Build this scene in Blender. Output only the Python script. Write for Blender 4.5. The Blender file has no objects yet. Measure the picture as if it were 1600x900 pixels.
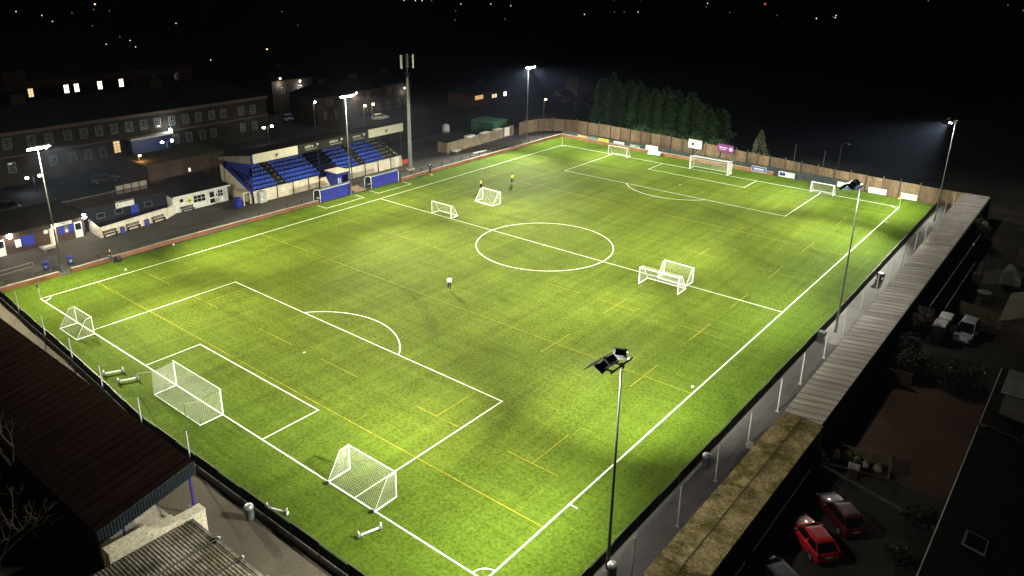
import bpy, bmesh, math, random
from mathutils import Vector, Matrix
R = math.radians
rnd = random.Random(7)
SC = bpy.context.scene
COL = SC.collection

# ---------------------------------------------------------------- camera, world, exposure
cam = bpy.data.cameras.new('camera')
cam_o = bpy.data.objects.new('camera', cam); COL.objects.link(cam_o)
yaw, pitch, roll = -0.6735, -0.3496, 0.0127
fw = Vector((math.sin(yaw)*math.cos(pitch), math.cos(yaw)*math.cos(pitch), math.sin(pitch)))
rt = Vector((math.cos(yaw), -math.sin(yaw), 0)); up = rt.cross(fw)
rt, up = math.cos(roll)*rt + math.sin(roll)*up, -math.sin(roll)*rt + math.cos(roll)*up
mw = Matrix((rt, up, -fw)).transposed().to_4x4(); mw.translation = (88.5957, -28.3878, 35.8864)
cam_o.matrix_world = mw
cam.sensor_fit = 'HORIZONTAL'; cam.sensor_width = 36
cam.lens = 36*1202.887/1600
cam.shift_x = 6.6586/1600; cam.shift_y = -75.36/1600
cam.clip_start = 0.5; cam.clip_end = 4000
SC.camera = cam_o

w = bpy.data.worlds.new('World'); SC.world = w; w.use_nodes = True
nt = w.node_tree
bg = nt.nodes['Background']
sky = nt.nodes.new('ShaderNodeTexSky'); sky.sky_type = 'NISHITA'; sky.sun_disc = False
sky.sun_elevation = R(1.0); sky.sun_rotation = R(250)
nt.links.new(sky.outputs[0], bg.inputs[0])
bg.inputs[1].default_value = 0.0035

vs = SC.view_settings
vs.view_transform = 'Standard'; vs.look = 'None'; vs.exposure = 0; vs.gamma = 1; vs.use_curve_mapping = False
SC.render.engine = 'CYCLES'
cy = SC.cycles
cy.use_denoising = True
cy.max_bounces = 4; cy.diffuse_bounces = 2; cy.glossy_bounces = 2; cy.transmission_bounces = 3; cy.volume_bounces = 0
cy.sample_clamp_indirect = 2.0; cy.caustics_reflective = False; cy.caustics_refractive = False

FLOOD = 80000.0          # watts per floodlight head

# ---------------------------------------------------------------- materials
def principled(name):
    m = bpy.data.materials.new(name); m.use_nodes = True
    return m, m.node_tree, m.node_tree.nodes['Principled BSDF']
def ramp(nt, fac, stops):
    r = nt.nodes.new('ShaderNodeValToRGB'); e = r.color_ramp.elements
    while len(e) < len(stops): e.new(0.5)
    for i, (p, c) in enumerate(stops): e[i].position = p; e[i].color = (*c, 1)
    nt.links.new(fac, r.inputs[0]); return r.outputs[0]
def coords(nt, scale=(1,1,1), rot=(0,0,0), world=False):
    if world:
        g = nt.nodes.new('ShaderNodeNewGeometry'); src = g.outputs['Position']
    else:
        g = nt.nodes.new('ShaderNodeTexCoord'); src = g.outputs['Object']
    mp = nt.nodes.new('ShaderNodeMapping'); mp.inputs['Scale'].default_value = scale; mp.inputs['Rotation'].default_value = rot
    nt.links.new(src, mp.inputs[0]); return mp.outputs[0]
def noise(nt, vec, scale, detail=4, rough=0.55):
    n = nt.nodes.new('ShaderNodeTexNoise'); n.inputs['Scale'].default_value = scale
    n.inputs['Detail'].default_value = detail; n.inputs['Roughness'].default_value = rough
    nt.links.new(vec, n.inputs['Vector']); return n.outputs['Fac']
def mix(nt, a, b, fac, mode='MIX'):
    n = nt.nodes.new('ShaderNodeMix'); n.data_type = 'RGBA'; n.blend_type = mode
    for s, v in ((n.inputs[6], a), (n.inputs[7], b), (n.inputs[0], fac)):
        if isinstance(v, (tuple, list)): s.default_value = (*v, 1)
        elif isinstance(v, (int, float)): s.default_value = v
        else: nt.links.new(v, s)
    return n.outputs[2]
def bump(nt, b, h, strength=0.3, dist=0.05):
    n = nt.nodes.new('ShaderNodeBump'); n.inputs['Strength'].default_value = strength; n.inputs['Distance'].default_value = dist
    nt.links.new(h, n.inputs['Height']); nt.links.new(n.outputs[0], b.inputs['Normal'])
_mats = {}
def mat(name, c, rough=0.6, var=0.25, scale=2.0, metal=0.0, stretch=(1,1,1), fine=0):
    if name in _mats: return _mats[name]
    m, nt, b = principled(name)
    b.inputs['Roughness'].default_value = rough; b.inputs['Metallic'].default_value = metal
    if rough >= .7: b.inputs['Specular IOR Level'].default_value = .12
    v = coords(nt, stretch); f = noise(nt, v, scale, 5)
    lo = tuple(x*(1-var) for x in c); hi = tuple(min(1, x*(1+var)) for x in c)
    out = ramp(nt, f, [(0.3, lo), (0.7, hi)])
    if fine:
        f2 = noise(nt, v, scale*fine, 2)
        out = mix(nt, out, ramp(nt, f2, [(0.3, (.72,)*3), (0.7, (1.25,)*3)]), 1.0, 'MULTIPLY')
    nt.links.new(out, b.inputs['Base Color'])
    _mats[name] = m; return m
def emit(name, c, s, sample=False):
    if name in _mats: return _mats[name]
    m, nt, b = principled(name)
    b.inputs['Base Color'].default_value = (0.8, 0.8, 0.8, 1)
    b.inputs['Emission Color'].default_value = (*c, 1); b.inputs['Emission Strength'].default_value = s
    if not sample:
        try: m.cycles.emission_sampling = 'NONE'
        except Exception: pass
    _mats[name] = m; return m
def brick(name, c1, c2, mortar, scale=1.0):
    if name in _mats: return _mats[name]
    m, nt, b = principled(name); b.inputs['Roughness'].default_value = 0.85
    g = nt.nodes.new('ShaderNodeNewGeometry'); s = nt.nodes.new('ShaderNodeSeparateXYZ'); nt.links.new(g.outputs['Position'], s.inputs[0])
    ad = nt.nodes.new('ShaderNodeMath'); ad.operation = 'ADD'; nt.links.new(s.outputs[0], ad.inputs[0]); nt.links.new(s.outputs[1], ad.inputs[1])
    cb = nt.nodes.new('ShaderNodeCombineXYZ'); nt.links.new(ad.outputs[0], cb.inputs[0]); nt.links.new(s.outputs[2], cb.inputs[1])
    t = nt.nodes.new('ShaderNodeTexBrick'); t.inputs['Scale'].default_value = scale
    t.inputs['Brick Width'].default_value = .225; t.inputs['Row Height'].default_value = .075; t.inputs['Mortar Size'].default_value = .008
    t.inputs['Color1'].default_value = (*c1, 1); t.inputs['Color2'].default_value = (*c2, 1); t.inputs['Mortar'].default_value = (*mortar, 1)
    nt.links.new(cb.outputs[0], t.inputs['Vector'])
    f = noise(nt, g.outputs['Position'], .5, 4)
    nt.links.new(mix(nt, t.outputs['Color'], ramp(nt, f, [(.3, (.65,)*3), (.7, (1.2,)*3)]), 1.0, 'MULTIPLY'), b.inputs['Base Color'])
    _mats[name] = m; return m

def turf_material():
    m, nt, b = principled('turf'); b.inputs['Roughness'].default_value = 0.85
    b.inputs['Specular IOR Level'].default_value = 0.02
    p = coords(nt, world=True)
    big = noise(nt, p, 0.055, 5, .6)
    mid = noise(nt, p, 0.5, 6, .65)
    fine = noise(nt, p, 3.5, 5, .75)
    sx = noise(nt, coords(nt, (1.1, .045, 1), (0, 0, R(3)), True), 1.0, 5, .65)     # brushing streaks along the pitch
    sy = noise(nt, coords(nt, (.05, .9, 1), (0, 0, R(-12)), True), 1.0, 5, .65)     # and across it
    base = ramp(nt, big, [(.30, (.048, .081, .0074)), (.5, (.0545, .089, .0084)), (.70, (.061, .097, .0098))])
    base = mix(nt, base, ramp(nt, mid, [(.3, (.88, .89, .87)), (.7, (1.12, 1.11, 1.13))]), 1.0, 'MULTIPLY')
    base = mix(nt, base, ramp(nt, fine, [(.3, (.5, .52, .5)), (.7, (1.5, 1.46, 1.5))]), 1.0, 'MULTIPLY')
    base = mix(nt, base, ramp(nt, sx, [(.35, (.84,)*3), (.65, (1.14,)*3)]), 0.9, 'MULTIPLY')
    base = mix(nt, base, ramp(nt, sy, [(.35, (.86,)*3), (.65, (1.13,)*3)]), 0.8, 'MULTIPLY')
    wv = nt.nodes.new('ShaderNodeTexWave'); wv.inputs['Scale'].default_value = .042; wv.inputs['Distortion'].default_value = .5; wv.inputs['Detail'].default_value = 2
    nt.links.new(p, wv.inputs['Vector'])
    base = mix(nt, base, ramp(nt, wv.outputs['Fac'], [(.35, (.95,)*3), (.65, (1.05,)*3)]), 1.0, 'MULTIPLY')   # carpet rolls
    rg = nt.nodes.new('ShaderNodeTexWave'); rg.wave_type = 'RINGS'; rg.rings_direction = 'Z'; rg.inputs['Scale'].default_value = .035; rg.inputs['Distortion'].default_value = 2.5; rg.inputs['Detail'].default_value = 2; rg.inputs['Detail Scale'].default_value = .25
    mp2 = nt.nodes.new('ShaderNodeMapping'); mp2.inputs['Location'].default_value = (-20, -2, 0); nt.links.new(p, mp2.inputs[0]); nt.links.new(mp2.outputs[0], rg.inputs['Vector'])
    trk = ramp(nt, rg.outputs['Fac'], [(.0, (1,)*3), (.09, (0,)*3)]); msk = ramp(nt, noise(nt, coords(nt, (1,1,1), (0,0,0), True), .06, 2), [(.48, (0,)*3), (.60, (1,)*3)])
    base = mix(nt, base, (.80, .82, .78), mix(nt, trk, msk, 1.0, 'MULTIPLY'), 'MULTIPLY')                        # sweeper tracks
    # lighter, yellower middle of the field, greener fringe outside the lines
    s = nt.nodes.new('ShaderNodeSeparateXYZ'); nt.links.new(p, s.inputs[0])
    def band(o, lo, hi, soft):
        a = nt.nodes.new('ShaderNodeMapRange'); a.inputs[1].default_value = lo-soft; a.inputs[2].default_value = lo+soft; nt.links.new(o, a.inputs[0])
        c = nt.nodes.new('ShaderNodeMapRange'); c.inputs[1].default_value = hi+soft; c.inputs[2].default_value = hi-soft; nt.links.new(o, c.inputs[0])
        q = nt.nodes.new('ShaderNodeMath'); q.operation = 'MULTIPLY'; nt.links.new(a.outputs[0], q.inputs[0]); nt.links.new(c.outputs[0], q.inputs[1]); return q.outputs[0]
    q = nt.nodes.new('ShaderNodeMath'); q.operation = 'MULTIPLY'
    nt.links.new(band(s.outputs[0], 2, 60, 6), q.inputs[0]); nt.links.new(band(s.outputs[1], 4, 94, 8), q.inputs[1])
    base = mix(nt, base, mix(nt, base, (1.26, 1.06, 1.22), 1.0, 'MULTIPLY'), q.outputs[0])
    nt.links.new(base, b.inputs['Base Color'])
    bump(nt, b, fine, .55, .04)
    return m
def ground_material(name, c, c2, scale):
    m, nt, b = principled(name); b.inputs['Roughness'].default_value = 0.9; b.inputs['Specular IOR Level'].default_value = .15
    p = coords(nt, world=True)
    f = noise(nt, p, scale, 6, .6); f2 = noise(nt, p, scale*14, 4, .7); f3 = noise(nt, p, scale*.12, 4)
    o = ramp(nt, f, [(.3, c), (.7, c2)])
    o = mix(nt, o, ramp(nt, f2, [(.3, (.7,)*3), (.7, (1.25,)*3)]), 1.0, 'MULTIPLY')
    o = mix(nt, o, ramp(nt, f3, [(.35, (.7,)*3), (.65, (1.25,)*3)]), 1.0, 'MULTIPLY')
    nt.links.new(o, b.inputs['Base Color']); bump(nt, b, f2, .3, .02)
    return m
def foliage_material(name, c1, c2):
    if name in _mats: return _mats[name]
    m, nt, b = principled(name); b.inputs['Roughness'].default_value = .7
    f = noise(nt, coords(nt, world=True), 1.3, 5, .7); f2 = noise(nt, coords(nt, world=True), 9, 2)
    o = ramp(nt, f, [(.3, c1), (.7, c2)])
    o = mix(nt, o, ramp(nt, f2, [(.3, (.6,)*3), (.7, (1.35,)*3)]), 1.0, 'MULTIPLY')
    nt.links.new(o, b.inputs['Base Color']); _mats[name] = m; return m
def roof_material(name, c, c2, moss=None, axis=1, period=.9):
    """sheet roofing: long stains, one tint per sheet, moss blotches"""
    m, nt, b = principled(name); b.inputs['Roughness'].default_value = .85; b.inputs['Specular IOR Level'].default_value = .0
    p = coords(nt, world=True); s = nt.nodes.new('ShaderNodeSeparateXYZ'); nt.links.new(p, s.inputs[0])
    d = nt.nodes.new('ShaderNodeMath'); d.operation = 'DIVIDE'; nt.links.new(s.outputs[axis], d.inputs[0]); d.inputs[1].default_value = period
    fl = nt.nodes.new('ShaderNodeMath'); fl.operation = 'FLOOR'; nt.links.new(d.outputs[0], fl.inputs[0])
    wn = nt.nodes.new('ShaderNodeTexWhiteNoise'); wn.noise_dimensions = '1D'; nt.links.new(fl.outputs[0], wn.inputs['W'])
    o = ramp(nt, wn.outputs[0], [(0, c), (1, c2)])
    if not moss:
        fr = nt.nodes.new('ShaderNodeMath'); fr.operation = 'FRACT'; d2 = nt.nodes.new('ShaderNodeMath'); d2.operation = 'DIVIDE'; d2.inputs[1].default_value = .95
        nt.links.new(s.outputs[axis], d2.inputs[0]); nt.links.new(d2.outputs[0], fr.inputs[0])
        o = mix(nt, o, ramp(nt, fr.outputs[0], [(.0, (.50,)*3), (.10, (.62,)*3), (.22, (1.08,)*3), (.9, (1.08,)*3), (1., (.55,)*3)]), 1.0, 'MULTIPLY')   # darker bands at the laps
    st = (.25, 2.2, 1) if axis == 1 else (2.2, .25, 1)
    f = noise(nt, coords(nt, st, (0,0,0), True), .9, 5, .65)
    o = mix(nt, o, ramp(nt, f, [(.3, (.66,)*3), (.7, (1.22,)*3)]), 1.0, 'MULTIPLY')
    if moss:
        f2 = noise(nt, p, .55, 8, .72)
        o = mix(nt, o, moss, ramp(nt, f2, [(.42, (0,)*3), (.58, (1,)*3)]))
        f3 = noise(nt, p, 5, 4, .7)
        o = mix(nt, o, ramp(nt, f3, [(.35, (.5,)*3), (.65, (1.4,)*3)]), 1.0, 'MULTIPLY')
    nt.links.new(o, b.inputs['Base Color']); return m

WHITE = mat('white_paint', (.74, .74, .70), .5, .08)
LINE = mat('line_paint', (.60, .61, .54), .8, .14, 1.5, fine=8)
YELLOW = mat('yellow_line_paint', (.24, .195, .012), .8, .35, .6, fine=10)
STEEL = mat('galvanised_steel', (.36, .37, .37), .45, .2, 3, .6)
POLE = mat('pole_grey', (.115, .115, .11), .5, .15, 2, .3)
DARK = mat('dark_paint', (.018, .02, .022), .5, .3)
BLACK = mat('black_plastic', (.010, .010, .011), .45, .3)
BLUE = mat('royal_blue_paint', (.012, .025, .30), .5, .2)
BLUESHEET = mat('blue_sheeting', (.022, .030, .33), .45, .3, 1.2)
NAVY = mat('navy_paint', (.012, .016, .030), .6, .25)
CREAM = mat('cream_render', (.70, .63, .50), .8, .16, 1.0, fine=6)
RENDER_WHITE = mat('white_render', (.76, .74, .68), .8, .12, 1.0, fine=6)
CONCRETE = mat('concrete', (.30, .27, .23), .9, .25, .9, fine=7)
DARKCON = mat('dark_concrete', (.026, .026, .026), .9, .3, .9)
GLASS = mat('dark_glass', (.012, .014, .016), .08, .2)
ROOFDARK = mat('dark_roof_felt', (.022, .018, .017), .9, .3, .6, fine=8)
SLATE = mat('slate_roof', (.014, .014, .016), .8, .3, .5, fine=12)
STONE = mat('brown_stone', (.024, .018, .0135), .9, .22, .8, fine=8)
STONE_RED = mat('red_brown_stone', (.036, .019, .013), .9, .25, .8, fine=8)
WOODPANEL = mat('fence_panel', (.21, .14, .062), .85, .28, .7, stretch=(1,1,.25), fine=9)
WOOD = mat('old_wood', (.10, .075, .05), .85, .3, 2)
BENCHWOOD = mat('bench_wood', (.07, .055, .042), .8, .3, 3)
NET = mat('white_net_cord', (.62, .62, .58), .8, .05)
RED_BRICK = brick('red_brick', (.30, .095, .040), (.22, .070, .030), (.20, .13, .085))
ORANGE_BRICK = brick('orange_brick', (.32, .115, .040), (.25, .085, .032), (.22, .15, .10))
BROWN_BRICK = brick('brown_brick', (.062, .030, .021), (.048, .025, .018), (.05, .04, .032))
SKIN = mat('skin', (.50, .30, .21), .6, .06)

# ---------------------------------------------------------------- mesh helpers
class MB:
    def __init__(s): s.v = []; s.f = []; s.smooth = False
    def add(s, vs, fs):
        n = len(s.v); s.v += [Vector(a) for a in vs]; s.f += [tuple(i+n for i in f) for f in fs]; return s
    def box(s, c, d, rz=0, ry=0, rx=0):
        x, y, z = d[0]/2, d[1]/2, d[2]/2
        M = Matrix.Rotation(rz, 3, 'Z') @ Matrix.Rotation(ry, 3, 'Y') @ Matrix.Rotation(rx, 3, 'X')
        vs = [M @ Vector(a) + Vector(c) for a in ((-x,-y,-z),(x,-y,-z),(x,y,-z),(-x,y,-z),(-x,-y,z),(x,-y,z),(x,y,z),(-x,y,z))]
        return s.add(vs, [(0,3,2,1),(4,5,6,7),(0,1,5,4),(1,2,6,5),(2,3,7,6),(3,0,4,7)])
    def box2(s, a, b): return s.box([(p+q)/2 for p, q in zip(a, b)], [abs(q-p) for p, q in zip(a, b)])
    def tube(s, a, b, r0, r1=None, n=6, cap=True):
        r1 = r0 if r1 is None else r1; a, b = Vector(a), Vector(b); d = (b-a).normalized()
        u = d.cross(Vector((0,0,1)) if abs(d.z) < .95 else Vector((1,0,0))).normalized(); v = d.cross(u)
        vs = []
        for p, r in ((a, r0), (b, r1)):
            for i in range(n):
                t = 2*math.pi*i/n; vs.append(p + u*r*math.cos(t) + v*r*math.sin(t))
        fs = [(i, (i+1) % n, n+(i+1) % n, n+i) for i in range(n)]
        if cap: fs += [tuple(range(n-1, -1, -1)), tuple(range(n, 2*n))]
        return s.add(vs, fs)
    def path(s, pts, r, n=6):
        for a, b in zip(pts, pts[1:]): s.tube(a, b, r, n=n)
        return s
    def prism(s, poly, h0, h1, f=lambda x, y, z: (x, y, z)):
        n = len(poly)
        vs = [f(x, y, h0) for x, y in poly] + [f(x, y, h1) for x, y in poly]
        return s.add(vs, [tuple(range(n-1, -1, -1)), tuple(range(n, 2*n))] + [(i, (i+1) % n, n+(i+1) % n, n+i) for i in range(n)])
    def ball(s, c, r, n=10, m=6, sz=1.0):
        vs = [Vector(c)+Vector((0,0,-r*sz))]
        for j in range(1, m):
            t = math.pi*j/m - math.pi/2
            for i in range(n):
                a = 2*math.pi*i/n; vs.append(Vector(c)+Vector((r*math.cos(t)*math.cos(a), r*math.cos(t)*math.sin(a), r*sz*math.sin(t))))
        vs.append(Vector(c)+Vector((0,0,r*sz)))
        fs = [(0, 1+(i+1) % n, 1+i) for i in range(n)]
        for j in range(m-2):
            for i in range(n): fs.append((1+j*n+i, 1+j*n+(i+1) % n, 1+(j+1)*n+(i+1) % n, 1+(j+1)*n+i))
        k = 1+(m-2)*n; fs += [(k+i, k+(i+1) % n, len(vs)-1) for i in range(n)]
        return s.add(vs, fs)
    def lathe(s, c, prof, n=12):
        c = Vector(c); vs = []
        for r, z in prof:
            for i in range(n): a = 2*math.pi*i/n; vs.append(c+Vector((r*math.cos(a), r*math.sin(a), z)))
        fs = []
        for j in range(len(prof)-1):
            for i in range(n): fs.append((j*n+i, j*n+(i+1) % n, (j+1)*n+(i+1) % n, (j+1)*n+i))
        fs += [tuple(range(n-1, -1, -1)), tuple(range((len(prof)-1)*n, len(prof)*n))]
        return s.add(vs, fs)
    def loft(s, rings):
        n = len(rings[0]); vs = [p for r in rings for p in r]; fs = []
        for j in range(len(rings)-1):
            for i in range(n): fs.append((j*n+i, j*n+(i+1) % n, (j+1)*n+(i+1) % n, (j+1)*n+i))
        fs += [tuple(range(n-1, -1, -1)), tuple(range((len(rings)-1)*n, len(rings)*n))]
        return s.add(vs, fs)
    def build(s, name, m, parent=None, smooth=False, label=None):
        off = Vector((0,0,0)); q = parent
        while q is not None: off += Vector(q.location); q = q.parent
        me = bpy.data.meshes.new(name)
        me.from_pydata([tuple(v-off) for v in s.v], [], s.f); me.materials.append(m)
        if smooth:
            for p in me.polygons: p.use_smooth = True
        o = bpy.data.objects.new(name, me); COL.objects.link(o)
        if parent is not None: o.parent = parent
        if label: o['label'] = label
        return o
def tag(o, label=None, cat=None, group=None, kind=None):
    if label: o['label'] = label
    if cat: o['category'] = cat
    if group: o['group'] = group
    if kind: o['kind'] = kind
    return o
def thing(name, label, cat, loc=(0,0,0), group=None):
    o = bpy.data.objects.new(name, None); COL.objects.link(o); o.location = loc; o.empty_display_size = .3
    return tag(o, label, cat, group)
def copy_tree(o, parent=None):
    c = o.copy(); COL.objects.link(c)
    if parent is not None: c.parent = parent
    for ch in list(o.children): copy_tree(ch, c)
    return c
def place(o, loc, rz=0, label=None, group=None, first=False):
    c = o if first else copy_tree(o)
    c.location = loc; c.rotation_euler = (0, 0, rz)
    if label: c['label'] = label
    if group: c['group'] = group
    return c
def sheet(name, poly, z, m, kind='structure'):
    o = MB().add([(x, y, z) for x, y in poly], [tuple(range(len(poly)))]).build(name, m)
    return tag(o, kind=kind)
def lamp(name, kind, loc, energy, col, parent=None, target=None, size=R(110), blend=1.0, r=.15):
    l = bpy.data.lights.new(name, kind); l.energy = energy; l.color = col; l.shadow_soft_size = r
    if kind == 'SPOT': l.spot_size = size; l.spot_blend = blend
    o = bpy.data.objects.new(name, l); COL.objects.link(o); o.location = loc
    if target is not None: o.rotation_euler = (Vector(target)-Vector(loc)).to_track_quat('-Z', 'Y').to_euler()
    if parent is not None:
        o.parent = parent; o.location = Vector(loc)-Vector(parent.location)
    return o
def text_mb(body, size, f, depth=.006, font_scale=1.0):
    """flat lettering as a mesh; f maps (u, v, d) to the world"""
    c = bpy.data.curves.new('lettering', 'FONT'); c.body = body; c.size = size; c.extrude = depth; c.align_x = 'CENTER'; c.resolution_u = 2
    t = bpy.data.objects.new('lettering_source', c); COL.objects.link(t)
    me = t.to_mesh(); mb = MB()
    mb.add([f(v.co.x, v.co.y, v.co.z) for v in me.vertices], [tuple(p.vertices) for p in me.polygons])
    t.to_mesh_clear(); bpy.data.objects.remove(t); bpy.data.curves.remove(c)
    return mb

# ---------------------------------------------------------------- ground, paths, pitch
tag(sheet('ground', [(-1500,-400),(700,-400),(700,1900),(-1500,1900)], -.03, ground_material('night_ground', (.016,.015,.013), (.030,.027,.022), .05)))
ASPHALT = ground_material('asphalt', (.060,.055,.050), (.085,.077,.070), .35)
PATHGREY = ground_material('grey_path', (.13,.125,.12), (.18,.17,.165), .4)
PATHDARK = ground_material('dark_path', (.055,.050,.050), (.08,.074,.072), .4)
PATHTAN = ground_material('tan_path', (.075,.063,.048), (.105,.09,.07), .4)
sheet('rear_yard', [(-75,-14),(-26,-14),(-26,104),(-75,125)], .012, ground_material('unlit_tarmac', (.012,.012,.013), (.020,.019,.020), .35))  # near-black tarmac colour stands in for the yard lying unlit
YARD = ground_material('brown_yard', (.075,.042,.028), (.11,.062,.042), .3)
sheet('walkway', [(-50,-14),(-5.2,-14),(-5.2,107),(-12.5,107),(-50,107)], .0, ASPHALT)
sheet('end_path', [(-5.2,106.6),(69.4,105.6),(74,105.2),(52.4,108),(26.9,111),(11,112.4),(-12.8,108)], -.005, PATHDARK)
sheet('side_path', [(69.4,46),(73.3,46),(73.3,105.3),(69.4,105.4)], .0, PATHGREY)
sheet('side_path', [(69.4,-6),(73.3,-6),(73.3,46),(69.4,46)], .0, PATHDARK)
sheet('near_path', [(-10,-10),(72,-10),(72,-5.0),(30,-5.0),(-5,-2.5),(-10,-2.5)], -.006, PATHTAN)
sheet('car_park', [(76.4,-10),(90,-10),(90,26.6),(76.4,26.6)], .0, ground_material('yard_tarmac', (.030,.027,.023), (.045,.040,.034), .3))
sheet('back_yard', [(76.4,26.6),(86,26.6),(86,43),(76.4,43)], .0, YARD)
sheet('garden_ground', [(76.4,43),(130,43),(130,130),(76.4,130)], .0, ground_material('garden_soil', (.028,.022,.016), (.045,.036,.026), .3))
TURF = turf_material()
sheet('pitch', [(-5.1,-2.3),(7.3,-3.1),(14,-3.45),(23.4,-4.1),(32,-4.85),(69.2,-4.85),(69.3,52),(68.9,105.6),(30,105.9),(-5.0,106.8)], .006, TURF)

PW, PL = 64.47, 100.29
lines = MB(); lz = [0.012]
def line(mb, a, b, wd=.105, base=None):
    a, b = Vector((*a, 0)), Vector((*b, 0)); d = (b-a).normalized()*1; n = Vector((-d.y, d.x, 0))*wd/2
    z = Vector((0, 0, lz[0])); lz[0] += .0004
    mb.add([a-n+z, b-n+z, b+n+z, a+n+z], [(0,1,2,3)])
def arc(mb, c, r, t0, t1, wd=.12, n=48):
    z = lz[0]; lz[0] += .0004
    vs = []; fs = []
    for i in range(n+1):
        t = t0+(t1-t0)*i/n
        for q in (r-wd/2, r+wd/2): vs.append((c[0]+q*math.cos(t), c[1]+q*math.sin(t), z))
    for i in range(n): fs.append((2*i, 2*i+1, 2*i+3, 2*i+2))
    mb.add(vs, fs)
h = .06
line(lines, (-h,0), (PW+h,0), .12); line(lines, (-h,PL), (PW+h,PL), .14)
line(lines, (0,0), (0,PL), .11); line(lines, (PW,0), (PW,PL), .13); line(lines, (0,PL/2), (PW,PL/2))
arc(lines, (PW/2,PL/2), 9.15, 0, 2*math.pi, .13, 96)
arc(lines, (PW/2,PL/2), .08, 0, 2*math.pi, .16, 12)
for y0, s in ((0,1),(PL,-1)):
    for hw, dp in ((20.15,16.5),(9.15,5.5)):
        line(lines, (PW/2-hw,y0), (PW/2-hw,y0+s*dp)); line(lines, (PW/2+hw,y0), (PW/2+hw,y0+s*dp))
        line(lines, (PW/2-hw-h,y0+s*dp), (PW/2+hw+h,y0+s*dp))
    a0 = math.acos(5.5/9.15); mid = math.pi/2*s
    arc(lines, (PW/2, y0+s*11), 9.15, mid-a0, mid+a0)
    arc(lines, (PW/2, y0+s*11), .06, 0, 2*math.pi, .12, 12)
    for x0, sx in ((0,1),(PW,-1)):
        a = math.atan2(s, sx); arc(lines, (x0,y0), 1.0, a-math.pi/4, a+math.pi/4, .1, 14)
line(lines, (PW+.1, 9.15), (PW+.7, 9.15)); line(lines, (PW+.1, PL-9.15), (PW+.7, PL-9.15))
for ys in ((41.4,48.9),(52.0,59.3)):                                         # technical areas
    line(lines, (-2.4,ys[0]), (-2.4,ys[1]), .1); line(lines, (-4.6,ys[0]), (-2.35,ys[0]), .1); line(lines, (-4.6,ys[1]), (-2.35,ys[1]), .1)
tag(lines.build('pitch_markings', LINE), kind='structure')
yl = MB(); XC = (4.7, 14.6, 49.65, 59.65)
for y in (6.1, 28.2, 72.6, 94.6): line(yl, (.06,y), (PW-.08,y), .062)
def mirror(y): return 100.7-y
for side in (0, 1):
    Y = (lambda y: mirror(y)) if side else (lambda y: y)
    for xc in XC:
        line(yl, (xc-2.45,Y(11.2)), (xc+2.45,Y(11.2)), .062); line(yl, (xc,Y(11.3)), (xc,Y(16.1)), .062)
        line(yl, (xc,Y(25.7)), (xc,Y(30.8)), .062)
        line(yl, (xc-2.5,Y(39.9)), (xc+2.5,Y(39.9)), .062); line(yl, (xc,Y(37.3)), (xc,Y(42.3)), .062)
    for xc in (27.3, 37.2): line(yl, (xc-2.7,Y(11.2)), (xc+2.6,Y(11.2)), .062)
    for xc in (22.7, 42.4): line(yl, (xc-2.5,Y(39.9)), (xc+2.4,Y(39.9)), .062)
for xc in XC: line(yl, (xc,47.5), (xc,52.4), .062)
tag(yl.build('rugby_markings', YELLOW), kind='structure')

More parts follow.
